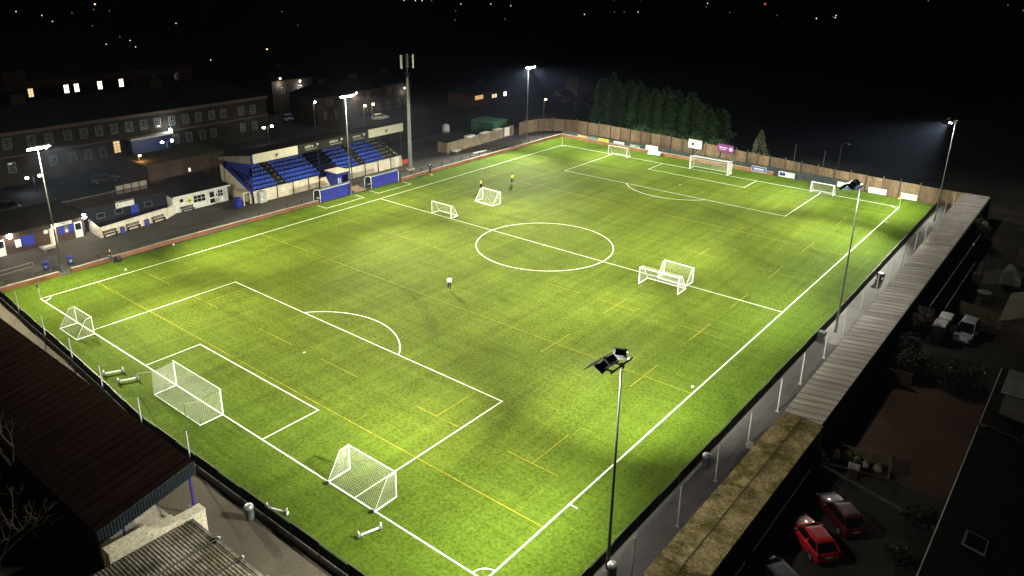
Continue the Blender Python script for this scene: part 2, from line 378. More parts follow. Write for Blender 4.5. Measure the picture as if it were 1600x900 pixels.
# ---------------------------------------------------------------- floodlights
LENS_W = emit('floodlight_lens', (1.0, .97, .92), 260)
LENS_Y = emit('floodlight_lens_warm', (1.0, .86, .66), 260)
HEADMAT = mat('floodlight_housing', (.02, .02, .022), .5, .2)
COOL = (1.0, 1.0, .84); WARM = (1.0, .94, .66)
def floodlight(x, y, hgt, face, label, heads, warm=False, spill=2400.0, added_hood=False, gap=.95):
    """heads: (bearing off the facing, throw in metres, half beam, share of power) along the crossbar"""
    t = thing('floodlight', label, 'floodlight', (x, y, 0), 'floodlight masts round the pitch')
    MB().tube((x,y,0), (x,y,hgt), .115, .05, 10).build('pole', POLE, t, True)
    MB().lathe((x,y,0), [(.26,0),(.26,.05),(.14,.06),(.14,.9),(.12,.95)], 10).build('pole_base', POLE, t)
    f = Vector((math.cos(face), math.sin(face), 0)); s = Vector((-f.y, f.x, 0)); top = Vector((x, y, hgt)); n_ = len(heads)
    hw = .5*(n_-1)*gap
    MB().tube(top-s*(hw+.2), top+s*(hw+.2), .06, n=8).box(top+Vector((0,0,-.05)), (.22,.22,.3), face).build('crossbar', WHITE, t)
    for i, (az, dist, half, share) in enumerate(sorted(heads)):
        u = i-(n_-1)/2; c = top + s*u*gap + f*.72 + Vector((0,0,.06))
        az = face + R(az); g = Vector((math.cos(az), math.sin(az), 0)); q = Vector((-g.y, g.x, 0))
        dn = R(58); n = g*math.cos(dn) - Vector((0,0,1))*math.sin(dn); v = n.cross(q).normalized()
        if v.z < 0: v = -v
        def P(a, b, d): return c + q*a + v*b + n*d
        hb = MB(); hb.loft([[P(a*k, b*k, d) for a, b in ((-.40,-.32),(.40,-.32),(.40,.32),(-.40,.32))] for k, d in ((.62,-.22),(1,-.10),(1,.06))])
        hd = hb.build('lamp_head', HEADMAT, t)
        m = MB(); m.add([P(a,b,.064) for a, b in ((-.37,-.29),(.37,-.29),(.37,.29),(-.37,.29))], [(0,1,2,3)]); m.build('lens', LENS_Y if warm else LENS_W, hd)
        m = MB(); m.box(top+s*u*gap+f*.28, (.62,.10,.08), face); m.build('bracket', WHITE, hd)
        lp = c + n*.22
        if added_hood:                                            # added to cut off the beam: nothing thrown higher than nine degrees below level
            tip = lp + g*.80 - Vector((0,0,.80*math.tan(R(9)))); bk = P(0,.33,-.08)
            e = [bk-q*.40, bk+q*.40, tip+q*.48, tip-q*.48]
            vz = MB(); vz.add(e+[p+Vector((0,0,.02)) for p in e], [(3,2,1,0),(4,5,6,7),(0,1,5,4),(1,2,6,5),(2,3,7,6),(3,0,4,7)]); vz.build('added_hood', mat('hood_black', (.004,.004,.004), .9, .2), hd)
        lamp('flood_lamp', 'SPOT', lp, FLOOD*share, WARM if warm else COOL, t, Vector((x,y,0)) + g*dist, R(2*half), 1.0, .10 if added_hood else .2)
    lamp('stray_light', 'POINT', top + f*1.3 - Vector((0,0,.35)), spill, WARM if warm else COOL, t, r=.25)
    return t
def corner(s, four=False, k=1.0):
    h = [(s*6.2,46.7,32,2.70),(s*-3.7,15,54,.72),(s*64,37.9,36,2.56)]
    if four: h = [(s*3,46,33,1.4),(s*10,46,32,1.3),(s*-5,15,54,.72),(s*64,37.9,36,2.56)]
    return [(a, d, b, g*k) for a, d, b, g in h]
MID = [(21,52,30,3.1),(0,14,53,.42),(-21,52,30,3.1)]
floodlight(69.8, 5.6, 14.5, math.pi, 'tall floodlight seen from behind, black lamp heads, nearest the camera', corner(-1), spill=3000.0, added_hood=True)
floodlight(70.4, 49.1, 15.6, math.pi, 'floodlight beside the grey path, halfway along the long roof', MID, added_hood=True)
floodlight(70.3, 96.4, 14.9, math.pi, 'floodlight at the far end of the long metal roof, blue glow', corner(1, k=1.15), added_hood=True)
floodlight(-9.0, 100.0, 15.0, 0, 'floodlight by the far corner near the green container', corner(-1, k=1.15))
floodlight(-4.95, 48.4, 15.9, 0, 'floodlight in front of the blue seated stand between the dugouts', MID, True, 10000.0)
floodlight(-6.2, 4.9, 15.3, 0, 'floodlight beside the blue wheelie bins, wide row of four lamps', corner(1, True), True, 10000.0, gap=.62)

# ---------------------------------------------------------------- goals
def net_patch(mb, a, b, c, d, step=.16, r=.004, sag=0):
    """cords over the quad a-b-c-d"""
    a, b, c, d = map(Vector, (a, b, c, d))
    nu = max(2, round(((b-a).length+(c-d).length)/2/step)); nv = max(2, round(((d-a).length+(c-b).length)/2/step))
    def Pt(u, v):
        p = a*(1-u)*(1-v)+b*u*(1-v)+c*u*v+d*(1-u)*v
        if sag: p = p + Vector((0, 0, -sag*math.sin(math.pi*u)*math.sin(math.pi*v)))
        return p
    k = 4 if sag else 1
    for i in range(nu+1):
        for j in range(k): mb.tube(Pt(i/nu, j/k), Pt(i/nu, (j+1)/k), r, n=3, cap=False)
    for i in range(nv+1):
        for j in range(k): mb.tube(Pt(j/k, i/nv), Pt((j+1)/k, i/nv), r, n=3, cap=False)
def small_goal(wd, ht, top_d, bot_d, label, loc, rz, wheels=False):
    """opening faces local +y, width along x, stands on z=0"""
    t = thing('training_goal', label, 'goal', (0,0,0), 'portable white training goals'); r = .05; hw = wd/2
    fr = MB(); fr.tube((-hw,0,r), (-hw,0,ht), r, n=8).tube((hw,0,r), (hw,0,ht), r, n=8).tube((-hw-r,0,ht), (hw+r,0,ht), r, n=8); fr.build('goal_frame', WHITE, t)
    bs = MB(); bs.tube((-hw,0,r), (-hw,-bot_d,r), r*.9, n=8).tube((hw,0,r), (hw,-bot_d,r), r*.9, n=8).tube((-hw,-bot_d,r), (hw,-bot_d,r), r*.9, n=8)
    bs.build('base_bar', WHITE, t)
    st = MB(); 
    for s in (-1, 1): st.path([(s*hw,0,ht), (s*hw,-top_d,ht-.05), (s*hw,-bot_d,r)], .022)
    st.build('side_stay', WHITE, t)
    n = MB()
    net_patch(n, (-hw,-top_d,ht-.05), (hw,-top_d,ht-.05), (hw,-bot_d,r), (-hw,-bot_d,r))
    net_patch(n, (-hw,0,ht), (hw,0,ht), (hw,-top_d,ht-.05), (-hw,-top_d,ht-.05))
    for s in (-1, 1): net_patch(n, (s*hw,0,ht), (s*hw,-top_d,ht-.05), (s*hw,-bot_d,r), (s*hw,0,r))
    n.build('net', NET, t)
    if wheels:
        for s in (-1, 1):
            wm = MB(); wm.tube((s*(hw-.1)-.08,-bot_d-.15,.14), (s*(hw-.1)+.08,-bot_d-.15,.14), .14, n=10); wm.build('wheel', BLACK, t)
    t.location = loc; t.rotation_euler = (0,0,rz); return t
small_goal(3.8, 1.90, .55, 1.7, 'small white goal on the near goal line by the corner flag', (11.2,-.12,0), 0)
small_goal(5.0, 2.13, .8, 2.05, 'larger white training goal standing nearest the camera', (52.1,1.95,0), 0, True)
small_goal(3.85, 1.90, .5, 1.55, 'small white goal on the halfway line nearest the dugouts, open towards us', (13.25,50.2,0), math.pi)
small_goal(3.8, 1.88, .5, 1.75, 'small white goal alone in the far half, net side towards us', (14.2,60.6,0), R(-3))
small_goal(5.0, 2.12, .9, 2.2, 'larger white goal at halfway, back to back with a smaller one', (51.0,46.8,0), math.pi+R(1))
small_goal(3.85, 1.85, .5, 1.6, 'smaller white goal touching the back of the larger one at halfway', (51.25,51.4,0), R(-2))
small_goal(4.1, 1.92, .5, 1.6, 'small white goal on the far goal line, on the dugout side', (13.65,99.4,0), math.pi)
small_goal(3.6, 1.80, .5, 1.5, 'small white goal on the far goal line, on the metal roof side', (52.7,99.5,0), math.pi)
GREENPOLE = mat('green_net_pole', (.02, .10, .035), .5, .2)
def main_goal(x0, x1, y, s, label):
    """s = -1: net behind towards -y"""
    t = thing('football_goal', label, 'goal', (PW/2, y, 0), 'full size goals'); H = 2.44; r = .06
    fr = MB(); fr.tube((x0,y,0), (x0,y,H), r, n=10).tube((x1,y,0), (x1,y,H), r, n=10).tube((x0-r,y,H), (x1+r,y,H), r, n=10); fr.build('goal_frame', WHITE, t)
    d = 2.05; m = MB()
    m.path([(x0,y,.03),(x0,y+s*d,.03),(x1,y+s*d,.03),(x1,y,.03)], .03); m.build('base_bar', WHITE, t)
    n = MB(); zt = 2.2; D = d*.95
    net_patch(n, (x0,y,H), (x1,y,H), (x1,y+s*D,zt), (x0,y+s*D,zt), .15, .0045, .12)
    net_patch(n, (x0,y+s*D,zt), (x1,y+s*D,zt), (x1,y+s*(D+.15),.03), (x0,y+s*(D+.15),.03), .15, .0045)
    for x in (x0, x1): net_patch(n, (x,y,H), (x,y+s*D,zt), (x,y+s*D,.03), (x,y,.03), .15, .0045)
    n.build('net', NET, t)
    for x in (x0-.05, x1+.05):
        p = MB().tube((x,y+s*3.15,0), (x,y+s*3.15,2.6), .035, .03); p.build('net_pole', GREENPOLE, t)
        g = MB().tube((x,y+s*3.15,2.58), (x,y+s*D,zt), .008, n=4); g.build('guy_rope', NET, t)
    return t
main_goal(28.57, 35.89, 0, -1, 'full size white goal with deep net at the near end')
main_goal(28.57, 35.89, PL, 1, 'full size white goal at the far end below the purple board')

RUB = mat('white_plastic', (.62,.62,.58), .5, .1)
def trolley():
    t = thing('goal_weight', '', 'goal weight', (0,0,0), 'white wheeled goal weights')
    MB().tube((-.72,0,.2), (.72,0,.2), .075, n=10).build('bar', RUB, t)
    for s in (-1, 1):
        a = MB().path([(s*.72,0,.2),(s*.78,0,.36),(s*.80,.06,.52)], .055, 8); a.build('handle', RUB, t)
        wh = MB().tube((s*.64,.0,.17), (s*.86,.0,.17), .17, n=12); wv = wh.build('wheel', mat('wheel_grey', (.10,.10,.10), .6, .2), t)
        MB().tube((s*.63,0,.17), (s*.87,0,.17), .135, n=12).build('hub', RUB, wv)
    return t
T = trolley()
for i, (x, y, rz, lb) in enumerate([(22.35,-2.6,R(62),'white wheeled goal weight behind the goal, nearer the small corner goal'),
        (24.65,-2.4,R(64),'white wheeled goal weight beside the deep net of the full size goal'),
        (55.95,-1.7,R(72),'white wheeled goal weight lying by the largest training goal'),
        (49.45,-4.35,R(20),'white wheeled goal weight against the dark fence at the near end')]):
    place(T, (x,y,0), rz, lb, first=(i == 0))
def corner_flag(x, y, label, c):
    t = thing('corner_flag', label, 'corner flag', (x,y,0), 'corner flags')
    MB().tube((x,y,0), (x,y,1.6), .022, n=6).build('pole', WHITE, t)
    m = MB(); m.box((x-.2,y+.0,1.42), (.38,.012,.28), R(25)); m.build('flag', c, t)
FLAGY = mat('flag_yellow', (.62,.50,.04), .7, .1)
corner_flag(-.05,.05,'blue corner flag at the near end beside the path', BLUE)
corner_flag(-.05,PL,'yellow corner flag at the far corner by the brick wall', FLAGY)
corner_flag(PW,PL+.05,'yellow corner flag in front of a white advertising board', FLAGY)
def football(x, y, label, m):
    o = MB().ball((x,y,.13), .125, 12, 8).build('football', m); tag(o, label, 'football', 'loose footballs')
BALLW = mat('ball_white', (.75,.75,.70), .5, .05); BALLY = mat('ball_yellow', (.72,.62,.10), .5, .05); BALLB = mat('ball_dark', (.03,.03,.03), .5, .1)
football(-4.75,18.2,'pale football against the brick wall by the clubhouse path', BALLW)
football(-1.0,10.0,'white football just outside the touchline near the small corner goal', BALLW)
football(-4.3,62.8,'black football lying beyond the second dugout', BALLB)
football(-3.6,65.5,'yellow football at the feet of the person by the mast', BALLY)
football(64.05,29.2,'white football resting on the touchline by the yellow line', BALLW)

# ---------------------------------------------------------------- people
def skin_mesh(name, verts, edges, radii, root, m, parent, sub=2):
    me = bpy.data.meshes.new(name+'_src'); me.from_pydata(verts, edges, [])
    o = bpy.data.objects.new(name+'_src', me); COL.objects.link(o)
    o.modifiers.new('skin', 'SKIN'); sv = me.skin_vertices[0].data
    for i, r in enumerate(radii): sv[i].radius = (r, r)
    for i in range(len(verts)): sv[i].use_root = (i == root)
    o.modifiers.new('sub', 'SUBSURF').levels = sub
    dg = bpy.context.evaluated_depsgraph_get(); dg.update()
    out = bpy.data.meshes.new_from_object(o.evaluated_get(dg)); out.name = name
    bpy.data.objects.remove(o); out.materials.clear(); out.materials.append(m)
    for p in out.polygons: p.use_smooth = True
    n = bpy.data.objects.new(name, out); COL.objects.link(n); n.parent = parent; return n
def person(loc, rz, label, top, legs, stride=.12, arms=.1, lean=.0, hair=None, bend=0):
    t = thing('person', label, 'person', (0,0,0)); s = stride
    J = dict(pel=(0,0,.94), spine=(lean*.4,0,1.15), chest=(lean*.8,0,1.36), neck=(lean,0,1.50), head=(lean*1.15+.02,0,1.64), crown=(lean*1.2,0,1.76),
        shl=(lean*.9,.19,1.42), ell=(lean-arms*.4,.25,1.15), hal=(lean+arms,.24,.90), shr=(lean*.9,-.19,1.42), elr=(lean+arms*.6,-.26,1.15), har=(lean+arms*2.2,-.20,.96+arms*.5),
        hil=(0,.10,.90), knl=(s*.8,.11,.50), anl=(s*.55,.11,.09), tol=(s*.55+.17,.12,.04), hir=(0,-.10,.90), knr=(-s*.2+bend*.2,-.11,.50), anr=(-s,-.11,.09+bend*.3), tor=(-s+.16,-.12,.04+bend*.22))
    rad = dict(pel=.145, spine=.135, chest=.16, neck=.06, head=.10, crown=.075, shl=.075, ell=.05, hal=.045, shr=.075, elr=.05, har=.045,
        hil=.095, knl=.068, anl=.05, tol=.04, hir=.095, knr=.068, anr=.05, tor=.04)
    E = [('pel','spine'),('spine','chest'),('chest','neck'),('neck','head'),('head','crown'),('chest','shl'),('shl','ell'),('ell','hal'),('chest','shr'),('shr','elr'),('elr','har'),
        ('pel','hil'),('hil','knl'),('knl','anl'),('anl','tol'),('pel','hir'),('hir','knr'),('knr','anr'),('anr','tor')]
    def part(name, keys, m, grow):
        ks = [k for k in J if k in keys]; ix = {k: i for i, k in enumerate(ks)}
        es = [(ix[a], ix[b]) for a, b in E if a in ix and b in ix]
        skin_mesh(name, [J[k] for k in ks], es, [rad[k]*grow for k in ks], ix['pel'], m, t)
    part('body', list(J), SKIN, .92)
    part('top', ['pel','spine','chest','shl','ell','shr','elr'], top, 1.16)
    part('trousers', ['pel','hil','knl','anl','hir','knr','anr'], legs, 1.12)
    hd = Vector(J['head'])
    MB().ball(hd+Vector((-.02,0,.06)), .115, 10, 6).build('hair', hair or BENCHWOOD, t, True)
    fc = MB()
    for y in (-.035, .035): fc.box(hd+Vector((.098,y,.02)), (.02,.022,.014))
    fc.box(hd+Vector((.106,0,-.015)), (.03,.022,.04)); fc.box(hd+Vector((.095,0,-.05)), (.02,.05,.012)); fc.build('face', mat('face_detail', (.28,.13,.10), .6, .1), t)
    t.location = loc; t.rotation_euler = (0,0,rz); return t
BLK = mat('black_cloth', (.015,.015,.017), .9, .2); WCLOTH = mat('white_cloth', (.75,.75,.72), .9, .05); HIVIS = mat('hi_vis_yellow', (.62,.60,.02), .8, .05); GREYC = mat('grey_cloth', (.09,.10,.11), .9, .2)
BLOND = mat('fair_hair', (.40,.30,.14), .7, .1)
person((32.7,31.0,.012), R(-40), 'person in white top and black trousers walking alone inside the pitch', WCLOTH, BLK, .20, .16, .04)
person((-4.75,10.05,.006), R(20), 'person in dark clothes standing by the wall next to a black bag', BLK, GREYC, .05, .1, .03, BLOND)
person((-4.7,66.2,.006), R(-20), 'person in black standing on the touchline side near the mast', BLK, BLK, .06, .1, .02, BLOND)
person((10.4,70.7,.006), R(150), 'person in yellow hi-vis top and dark trousers running in the far half', HIVIS, BLK, .34, .24, .12, None, .6)
person((8.6,64.6,.006), R(200), 'person in yellow hi-vis top behind the small far goal', HIVIS, BLK, .16, .12, .04)
o = thing('kit_bag', 'black kit bag on the grass beside the person in dark clothes', 'bag', (-4.6,10.8,0))
m = MB(); m.loft([[(-4.6+math.cos(a)*.26*k, 10.9+math.sin(a)*.36*k, z) for a in [i*math.pi/5 for i in range(10)]] for k, z in ((.85,.01),(1,.2),(.95,.55),(.7,.72))]); m.build('bag_body', BLACK, o)
MB().path([(-4.6,10.65,.7),(-4.6,10.75,.85),(-4.6,11.05,.85),(-4.6,11.15,.7)], .02).build('handle', BLACK, o)

# ---------------------------------------------------------------- walls and fences round the pitch
def low_wall(label, pts, m, hgt, th, cap=None):
    t = thing('brick_wall', label, 'wall', (*pts[0], 0))
    b = MB(); c = MB()
    for p, q in zip(pts, pts[1:]):
        d = Vector((q[0]-p[0], q[1]-p[1], 0)); mid = ((p[0]+q[0])/2, (p[1]+q[1])/2); a = math.atan2(d.y, d.x)
        b.box((*mid, hgt/2), (d.length, th, hgt), a)
        c.box((*mid, hgt+.03), (d.length+.02, th+.04, .055), a)
    b.build('wall', m, t); c.build('coping', cap or CONCRETE, t); return t
low_wall('low red brick wall beside the clubhouse path, lower end', [(-5.25,-10),(-5.25,4.2)], RED_BRICK, .50, .24)
low_wall('low red brick wall between the clubhouse path and the turf', [(-5.25,5.6),(-5.75,17),(-5.25,42.2)], RED_BRICK, .50, .24)
low_wall('low red brick wall beyond the second dugout, up to the far corner', [(-5.05,59.6),(-5.1,80),(-5.15,106.9)], RED_BRICK, .50, .24)
low_wall('orange brick wall across the far end under the coloured boards', [(-5.0,107.0),(14,105.9),(42,106.0)], ORANGE_BRICK, .58, .24)
MESHM = mat('fence_wire', (.03,.033,.034), .6, .1)
def rail_fence(label, pts, hgt=1.1, post_gap=2.55, bars=.11, mid=False, m=DARK, z0=0):
    t = thing('rail_fence', label, 'fence', (*pts[0], z0)); rails = MB(); bar = MB()
    for p, q in zip(pts, pts[1:]):
        d = Vector((q[0]-p[0], q[1]-p[1], 0)); n = max(1, round(d.length/post_gap))
        P = lambda u, z: (p[0]+d.x*u, p[1]+d.y*u, z0+z)
        rails.tube(P(0,hgt-.03), P(1,hgt-.03), .022).tube(P(0,.12), P(1,.12), .016)
        for i in range(n+(q == pts[-1])):
            MB().box((*P(i/n,0)[:2], z0+hgt/2+.03), (.10,.10,hgt+.1), math.atan2(d.y,d.x)).build('post', m, t)
        k = int(d.length/bars)
        for i in range(k):
            a = P((i+.5)/k, .12); b = P((i+.5)/k, hgt-.03); bar.tube(a, b, .0055, n=3, cap=False)
    rails.build('rail', m, t); bar.build('mesh_panel', MESHM, t); return t
rail_fence('dark rail fence with square posts beside the clubhouse path, in front of the clubhouse', [(-5.7,6.5),(-6.15,17),(-5.75,42.0)])
rail_fence('dark rail fence beside the blue wheelie bins', [(-5.6,-9),(-5.6,3.8)])
rail_fence('dark rail fence along the far half, before the green container', [(-5.5,59.8),(-5.6,106.5)])
BOARDM = mat('dark_green_mesh_cloth', (.010, .026, .018), .8, .5, .7); BOARDB = mat('black_board', (.008,.010,.010), .7, .3)
def board_fence(label, pts, hgt, gap, every, face):
    """perimeter fence hung with dark cloth: posts, rail and one panel per bay"""
    t = thing('perimeter_fence', label, 'fence', (*pts[0],0)); rails = MB(); i = 0
    for p, q in zip(pts, pts[1:]):
        d = Vector((q[0]-p[0], q[1]-p[1], 0)); n = max(1, round(d.length/gap)); a = math.atan2(d.y, d.x)
        for k in range(n):
            c = Vector((p[0],p[1],0)) + d*((k+.5)/n); u = Vector((p[0],p[1],0)) + d*(k/n)
            hh = hgt*(.97 if (i % every) else .86)
            MB().box((c.x,c.y,.05+hh/2), (d.length/n-.08,.025,hh), a).build('panel', BOARDB if (i % every) else BOARDM, t)
            MB().box((u.x,u.y,hgt/2+.05), (.055,.07,hgt+.1), a).build('post', MESHM, t); i += 1
        rails.box((p[0]+d.x/2, p[1]+d.y/2, hgt+.06), (d.length,.05,.05), a)
    rails.build('rail', MESHM, t); return t
board_fence('dark perimeter fence between the turf and the path by the long roof', [(69.35,-5.0),(69.5,52),(69.05,105.5)], 1.0, 3.0, 3, 1)
board_fence('dark perimeter fence along the near end below the net posts', [(-5.2,-2.55),(7.3,-3.35),(14,-3.7),(23.4,-4.35),(32,-5.05),(69.3,-5.05)], .95, 2.9, 2, 1)
ENDM = mat('grey_green_cloth', (.045,.055,.050), .85, .3, .8)
t = thing('perimeter_fence', 'grey green cloth fence across the far end behind the advertising boards', 'fence', (-5,107.4,0))
pts = [(-5,107.5),(14,106.6),(42,106.7),(69,105.9)]; rl = MB()
for p, q in zip(pts, pts[1:]):
    d = Vector((q[0]-p[0], q[1]-p[1], 0)); n = round(d.length/3); a = math.atan2(d.y, d.x)
    for k in range(n):
        c = Vector((p[0],p[1],0)) + d*((k+.5)/n)
        MB().box((c.x,c.y,.62), (d.length/n-.05,.03,1.2), a).build('panel', ENDM, t)
    rl.box((p[0]+d.x/2, p[1]+d.y/2, 1.26), (d.length,.05,.05), a)
rl.build('rail', MESHM, t)

# advertising boards hung on the far end fence
def board(label, x0, x1, z0, z1, y, base, marks=(), frame=None, lean=0, ht=None):
    t = thing('advertising_board', label, 'board', ((x0+x1)/2, y, z0), 'advertising boards at the far end')
    MB().box(((x0+x1)/2, y, (z0+z1)/2), (x1-x0, .03, z1-z0)).build('panel', base, t)
    if frame:
        f = MB(); e = .06
        for a, b in (((x0,z0),(x1,z0+e)),((x0,z1-e),(x1,z1)),((x0,z0+e),(x0+e,z1-e)),((x1-e,z0+e),(x1,z1-e))): f.box2((a[0],y-.03,a[1]),(b[0],y-.016,b[1]))
        f.build('frame', frame, t)
    for u0, v0, u1, v1, m in marks:                                             # printed blocks and lines of lettering
        W, H = x1-x0, z1-z0
        MB().box2((x0+u0*W,y-.022,z0+v0*H),(x0+u1*W,y-.016,z0+v1*H)).build('print', m, t)
    return t
ADW = mat('board_white', (.66,.66,.64), .6, .06); ADO = mat('board_orange', (.42,.22,.06), .6, .2); ADG = mat('board_slate', (.13,.16,.19), .6, .15)
ADY = mat('board_yellow', (.62,.55,.01), .6, .06); ADL = mat('board_light_blue', (.33,.40,.50), .6, .1); ADGR = mat('board_green', (.10,.13,.10), .6, .2)
ADP = mat('board_purple', (.16,.015,.14), .6, .1); ADB = mat('board_blue', (.02,.05,.25), .6, .15); ADM = mat('board_lilac', (.45,.40,.62), .6, .1)
y = 106.45
def ln(m, rows, u0=.1, u1=.9): return [(u0, v, u1, v+hh, m) for v, hh in rows]
board('orange and brown advertising board nearest the far corner', -.5, 2.1, .42, 1.15, 106.55, ADO, ln(ADW,[(.55,.14)],.08,.7)+ln(BENCHWOOD,[(.2,.12)]))
board('slate blue advertising board beside the orange one', 2.3, 4.75, .42, 1.15, 106.5, ADG)
board('bright yellow advertising board', 4.85, 7.3, .42, 1.2, 106.45, ADY, ln(ADGR,[(.55,.16),(.22,.12)],.12,.85))
board('pale blue advertising board', 8.5, 11.05, .45, 1.2, 106.35, ADL, ln(ADW,[(.62,.2)],.04,.96)+ln(ADG,[(.2,.12)]))
board('dark green advertising board with pale lettering', 12.4, 14.8, .45, 1.2, 106.2, ADGR, ln(ADW,[(.6,.1),(.35,.1)],.08,.6)+[(.75,.1,.95,.4,ADW)])
board('plain white advertising board standing upright, just left of the slanting one', 16.1, 18.8, .45, 1.55, 106.1, ADW)
board('dark blue framed advertising board with white lettering', 38.1, 40.8, .15, 1.15, 105.85, ADB, ln(ADW,[(.52,.14),(.3,.08)],.14,.86), ADW)
board('white advertising board with a blue block at one end', 43.1, 45.95, .05, .98, 105.9, ADW, [(.05,.2,.42,.85,ADB),(.1,.45,.3,.6,ADL)])
board('small square white advertising board beside a blue one', 53.3, 54.5, .1, 1.0, 105.75, ADW, ln(ADG,[(.45,.06)]))
board('blue advertising board beside the small square white one', 54.6, 56.9, .1, 1.0, 105.75, ADB, ln(ADW,[(.5,.16),(.28,.08)],.1,.75))
board('white advertising board with two small emblems on it', 58.35, 61.15, .05, 1.0, 105.7, ADW, [(.06,.25,.14,.45,DARK),(.84,.2,.94,.5,ADL),(.3,.3,.7,.36,ADG)])
board('white advertising board nearest the long metal roof', 63.4, 66.1, .05, 1.0, 105.6, ADW, ln(ADG,[(.62,.05)],.08,.9))
t = thing('advertising_board', 'white advertising board lying slanted on the turf below the upright one', 'board', (18.5,105.0,0), 'advertising boards at the far end')
MB().box((18.55,105.25,.42), (2.5,.04,1.0), R(6), 0, R(-58)).build('panel', ADW, t); MB().box((18.55,105.9,.3),(2.3,.05,.05),R(6)).build('prop', STEEL, t)

# tall panel fence round the far end
t = thing('panel_fence', 'tall brown panel fence with concrete posts curving round the far end', 'fence', (-13,107,0))
fp = [(-12.4,101.5),(-12.9,104.5),(-12.0,108.0),(-9.6,110.6),(-4.8,112.4),(4,112.5),(11.6,112.0),(19,111.2),(26.9,110.2),(33.5,109.2),(40.4,108.2),(52.4,106.6),(63,105.75),(72,105.3)]
acc = []
for p, q in zip(fp, fp[1:]):
    d = Vector((q[0]-p[0], q[1]-p[1], 0)); n = max(1, round(d.length/2.75))
    for k in range(n): acc.append((p[0]+d.x*k/n, p[1]+d.y*k/n))
acc.append(fp[-1])
PANMATS = [mat('fence_panel_a', (.165,.118,.075), .85, .28, .7, stretch=(1,1,.25), fine=9), mat('fence_panel_b', (.195,.140,.088), .85, .28, .7, stretch=(1,1,.25), fine=9), mat('fence_panel_c', (.135,.098,.064), .85, .3, .7, stretch=(1,1,.25), fine=9)]
for i, (p, q) in enumerate(zip(acc, acc[1:])):
    d = Vector((q[0]-p[0], q[1]-p[1], 0)); a = math.atan2(d.y, d.x); c = ((p[0]+q[0])/2, (p[1]+q[1])/2); hh = 2.72+rnd.uniform(-.05,.05)
    m = MB(); nb = 9
    for b in range(nb):
        u = (b+.5)/nb; m.box((p[0]+d.x*u, p[1]+d.y*u, hh/2), (d.length/nb-.012, .05+.012*(b % 2), hh), a)
    m.build('panel', PANMATS[(i*7+i//3) % 3], t)
    MB().box((*p, 1.55), (.14,.16,3.1), a).build('post', WOOD if i % 2 else DARKCON, t)
def fence_board(label, x, y, z, wd, hh, a, base, marks):
    t = thing('advertising_board', label, 'board', (x,y,z), 'advertising boards at the far end')
    MB().box((x,y,z), (wd,.03,hh), a).build('panel', base, t)
    for u, v, w2, h2, m in marks: MB().box((x+u*math.cos(a)+.02*math.sin(a), y+u*math.sin(a)-.03*math.cos(a), z+v), (w2,.02,h2), a).build('print', m, t)
fence_board('white board with a dark emblem on the tall brown fence', 24.6,110.3,2.25, 3.0,1.7, R(-7), ADW, [(-.5,-.05,.5,.55,DARK),(.5,.1,1.0,.18,ADO)])
fence_board('purple board with pale lettering on the tall brown fence', 31.3,109.35,2.55, 3.4,1.5, R(-8), ADP, [(-.5,.15,1.7,.22,ADM),(-.6,-.2,1.4,.12,ADM),(1.15,.0,.7,.6,ADM)])
for i, (x, y, hh) in enumerate([(36.5,110.4,5.4),(44.6,108.6,5.6),(50.0,107.6,5.4)]):
    t = thing('net_mast', ['thin dark mast behind the tall fence, nearest the lone young tree','thin dark mast behind the tall fence, the tallest of three','thin dark mast behind the tall fence, farthest from the lone tree'][i], 'mast', (x,y,0), 'thin masts behind the far fence')
    MB().tube((x,y,0),(x,y,hh),.06,.04).build('pole', DARK, t); MB().box((x,y,hh),(.14,.14,.05)).build('cap', DARK, t)

# net posts
POSTM = mat('net_post_paint', (.36,.36,.35), .5, .12)
def net_post(x, y, hh, label, group, lean=0, base=False):
    t = thing('net_post', label, 'post', (x,y,0), group)
    MB().tube((x,y,0),(x+lean,y,hh),.055,.05,8).build('pole', POSTM, t); MB().ball((x+lean,y,hh+.02),.06,8,6).build('cap', STEEL, t)
    b = MB().box((x,y,.04),(.25,.25,.08))
    if base: b.box((x+.25,y-.22,.22),(.5,.42,.4),R(20))
    b.build('base_plate', CONCRETE, t)
for i in range(17):
    y = 6.0 + i*6.05
    nm = ['second','third','fourth','fifth','sixth','seventh','eighth','ninth','tenth','eleventh','twelfth','thirteenth','fourteenth','fifteenth','sixteenth','last']
    lb = 'grey net post beside the mossy roof, the one nearest the camera' if i == 0 else 'grey net post by the long roof, %s of the row from the camera' % nm[i-1]
    net_post(71.3+.05*math.sin(i*2.1), y+.2*math.sin(i*3.3), 3.0+.15*math.sin(i*1.7), lb, 'net posts along the side path', 0, i in (3,))
for i, (x, y) in enumerate([(3.1,-3.2),(11.2,-3.85),(18.0,-4.2),(25.1,-4.75),(32.7,-5.2),(39.9,-5.2)]):
    net_post(x, y, 2.75, ['grey net post by the near end fence, nearest the corner flag','grey net post by the near end fence, behind the small corner goal','grey net post by the near end fence, third from the corner flag',
        'grey net post by the near end fence, beside two goal weights','grey net post by the near end fence, with a white foot bar','grey net post by the end of the brown stand roof'][i], 'net posts at the near end')

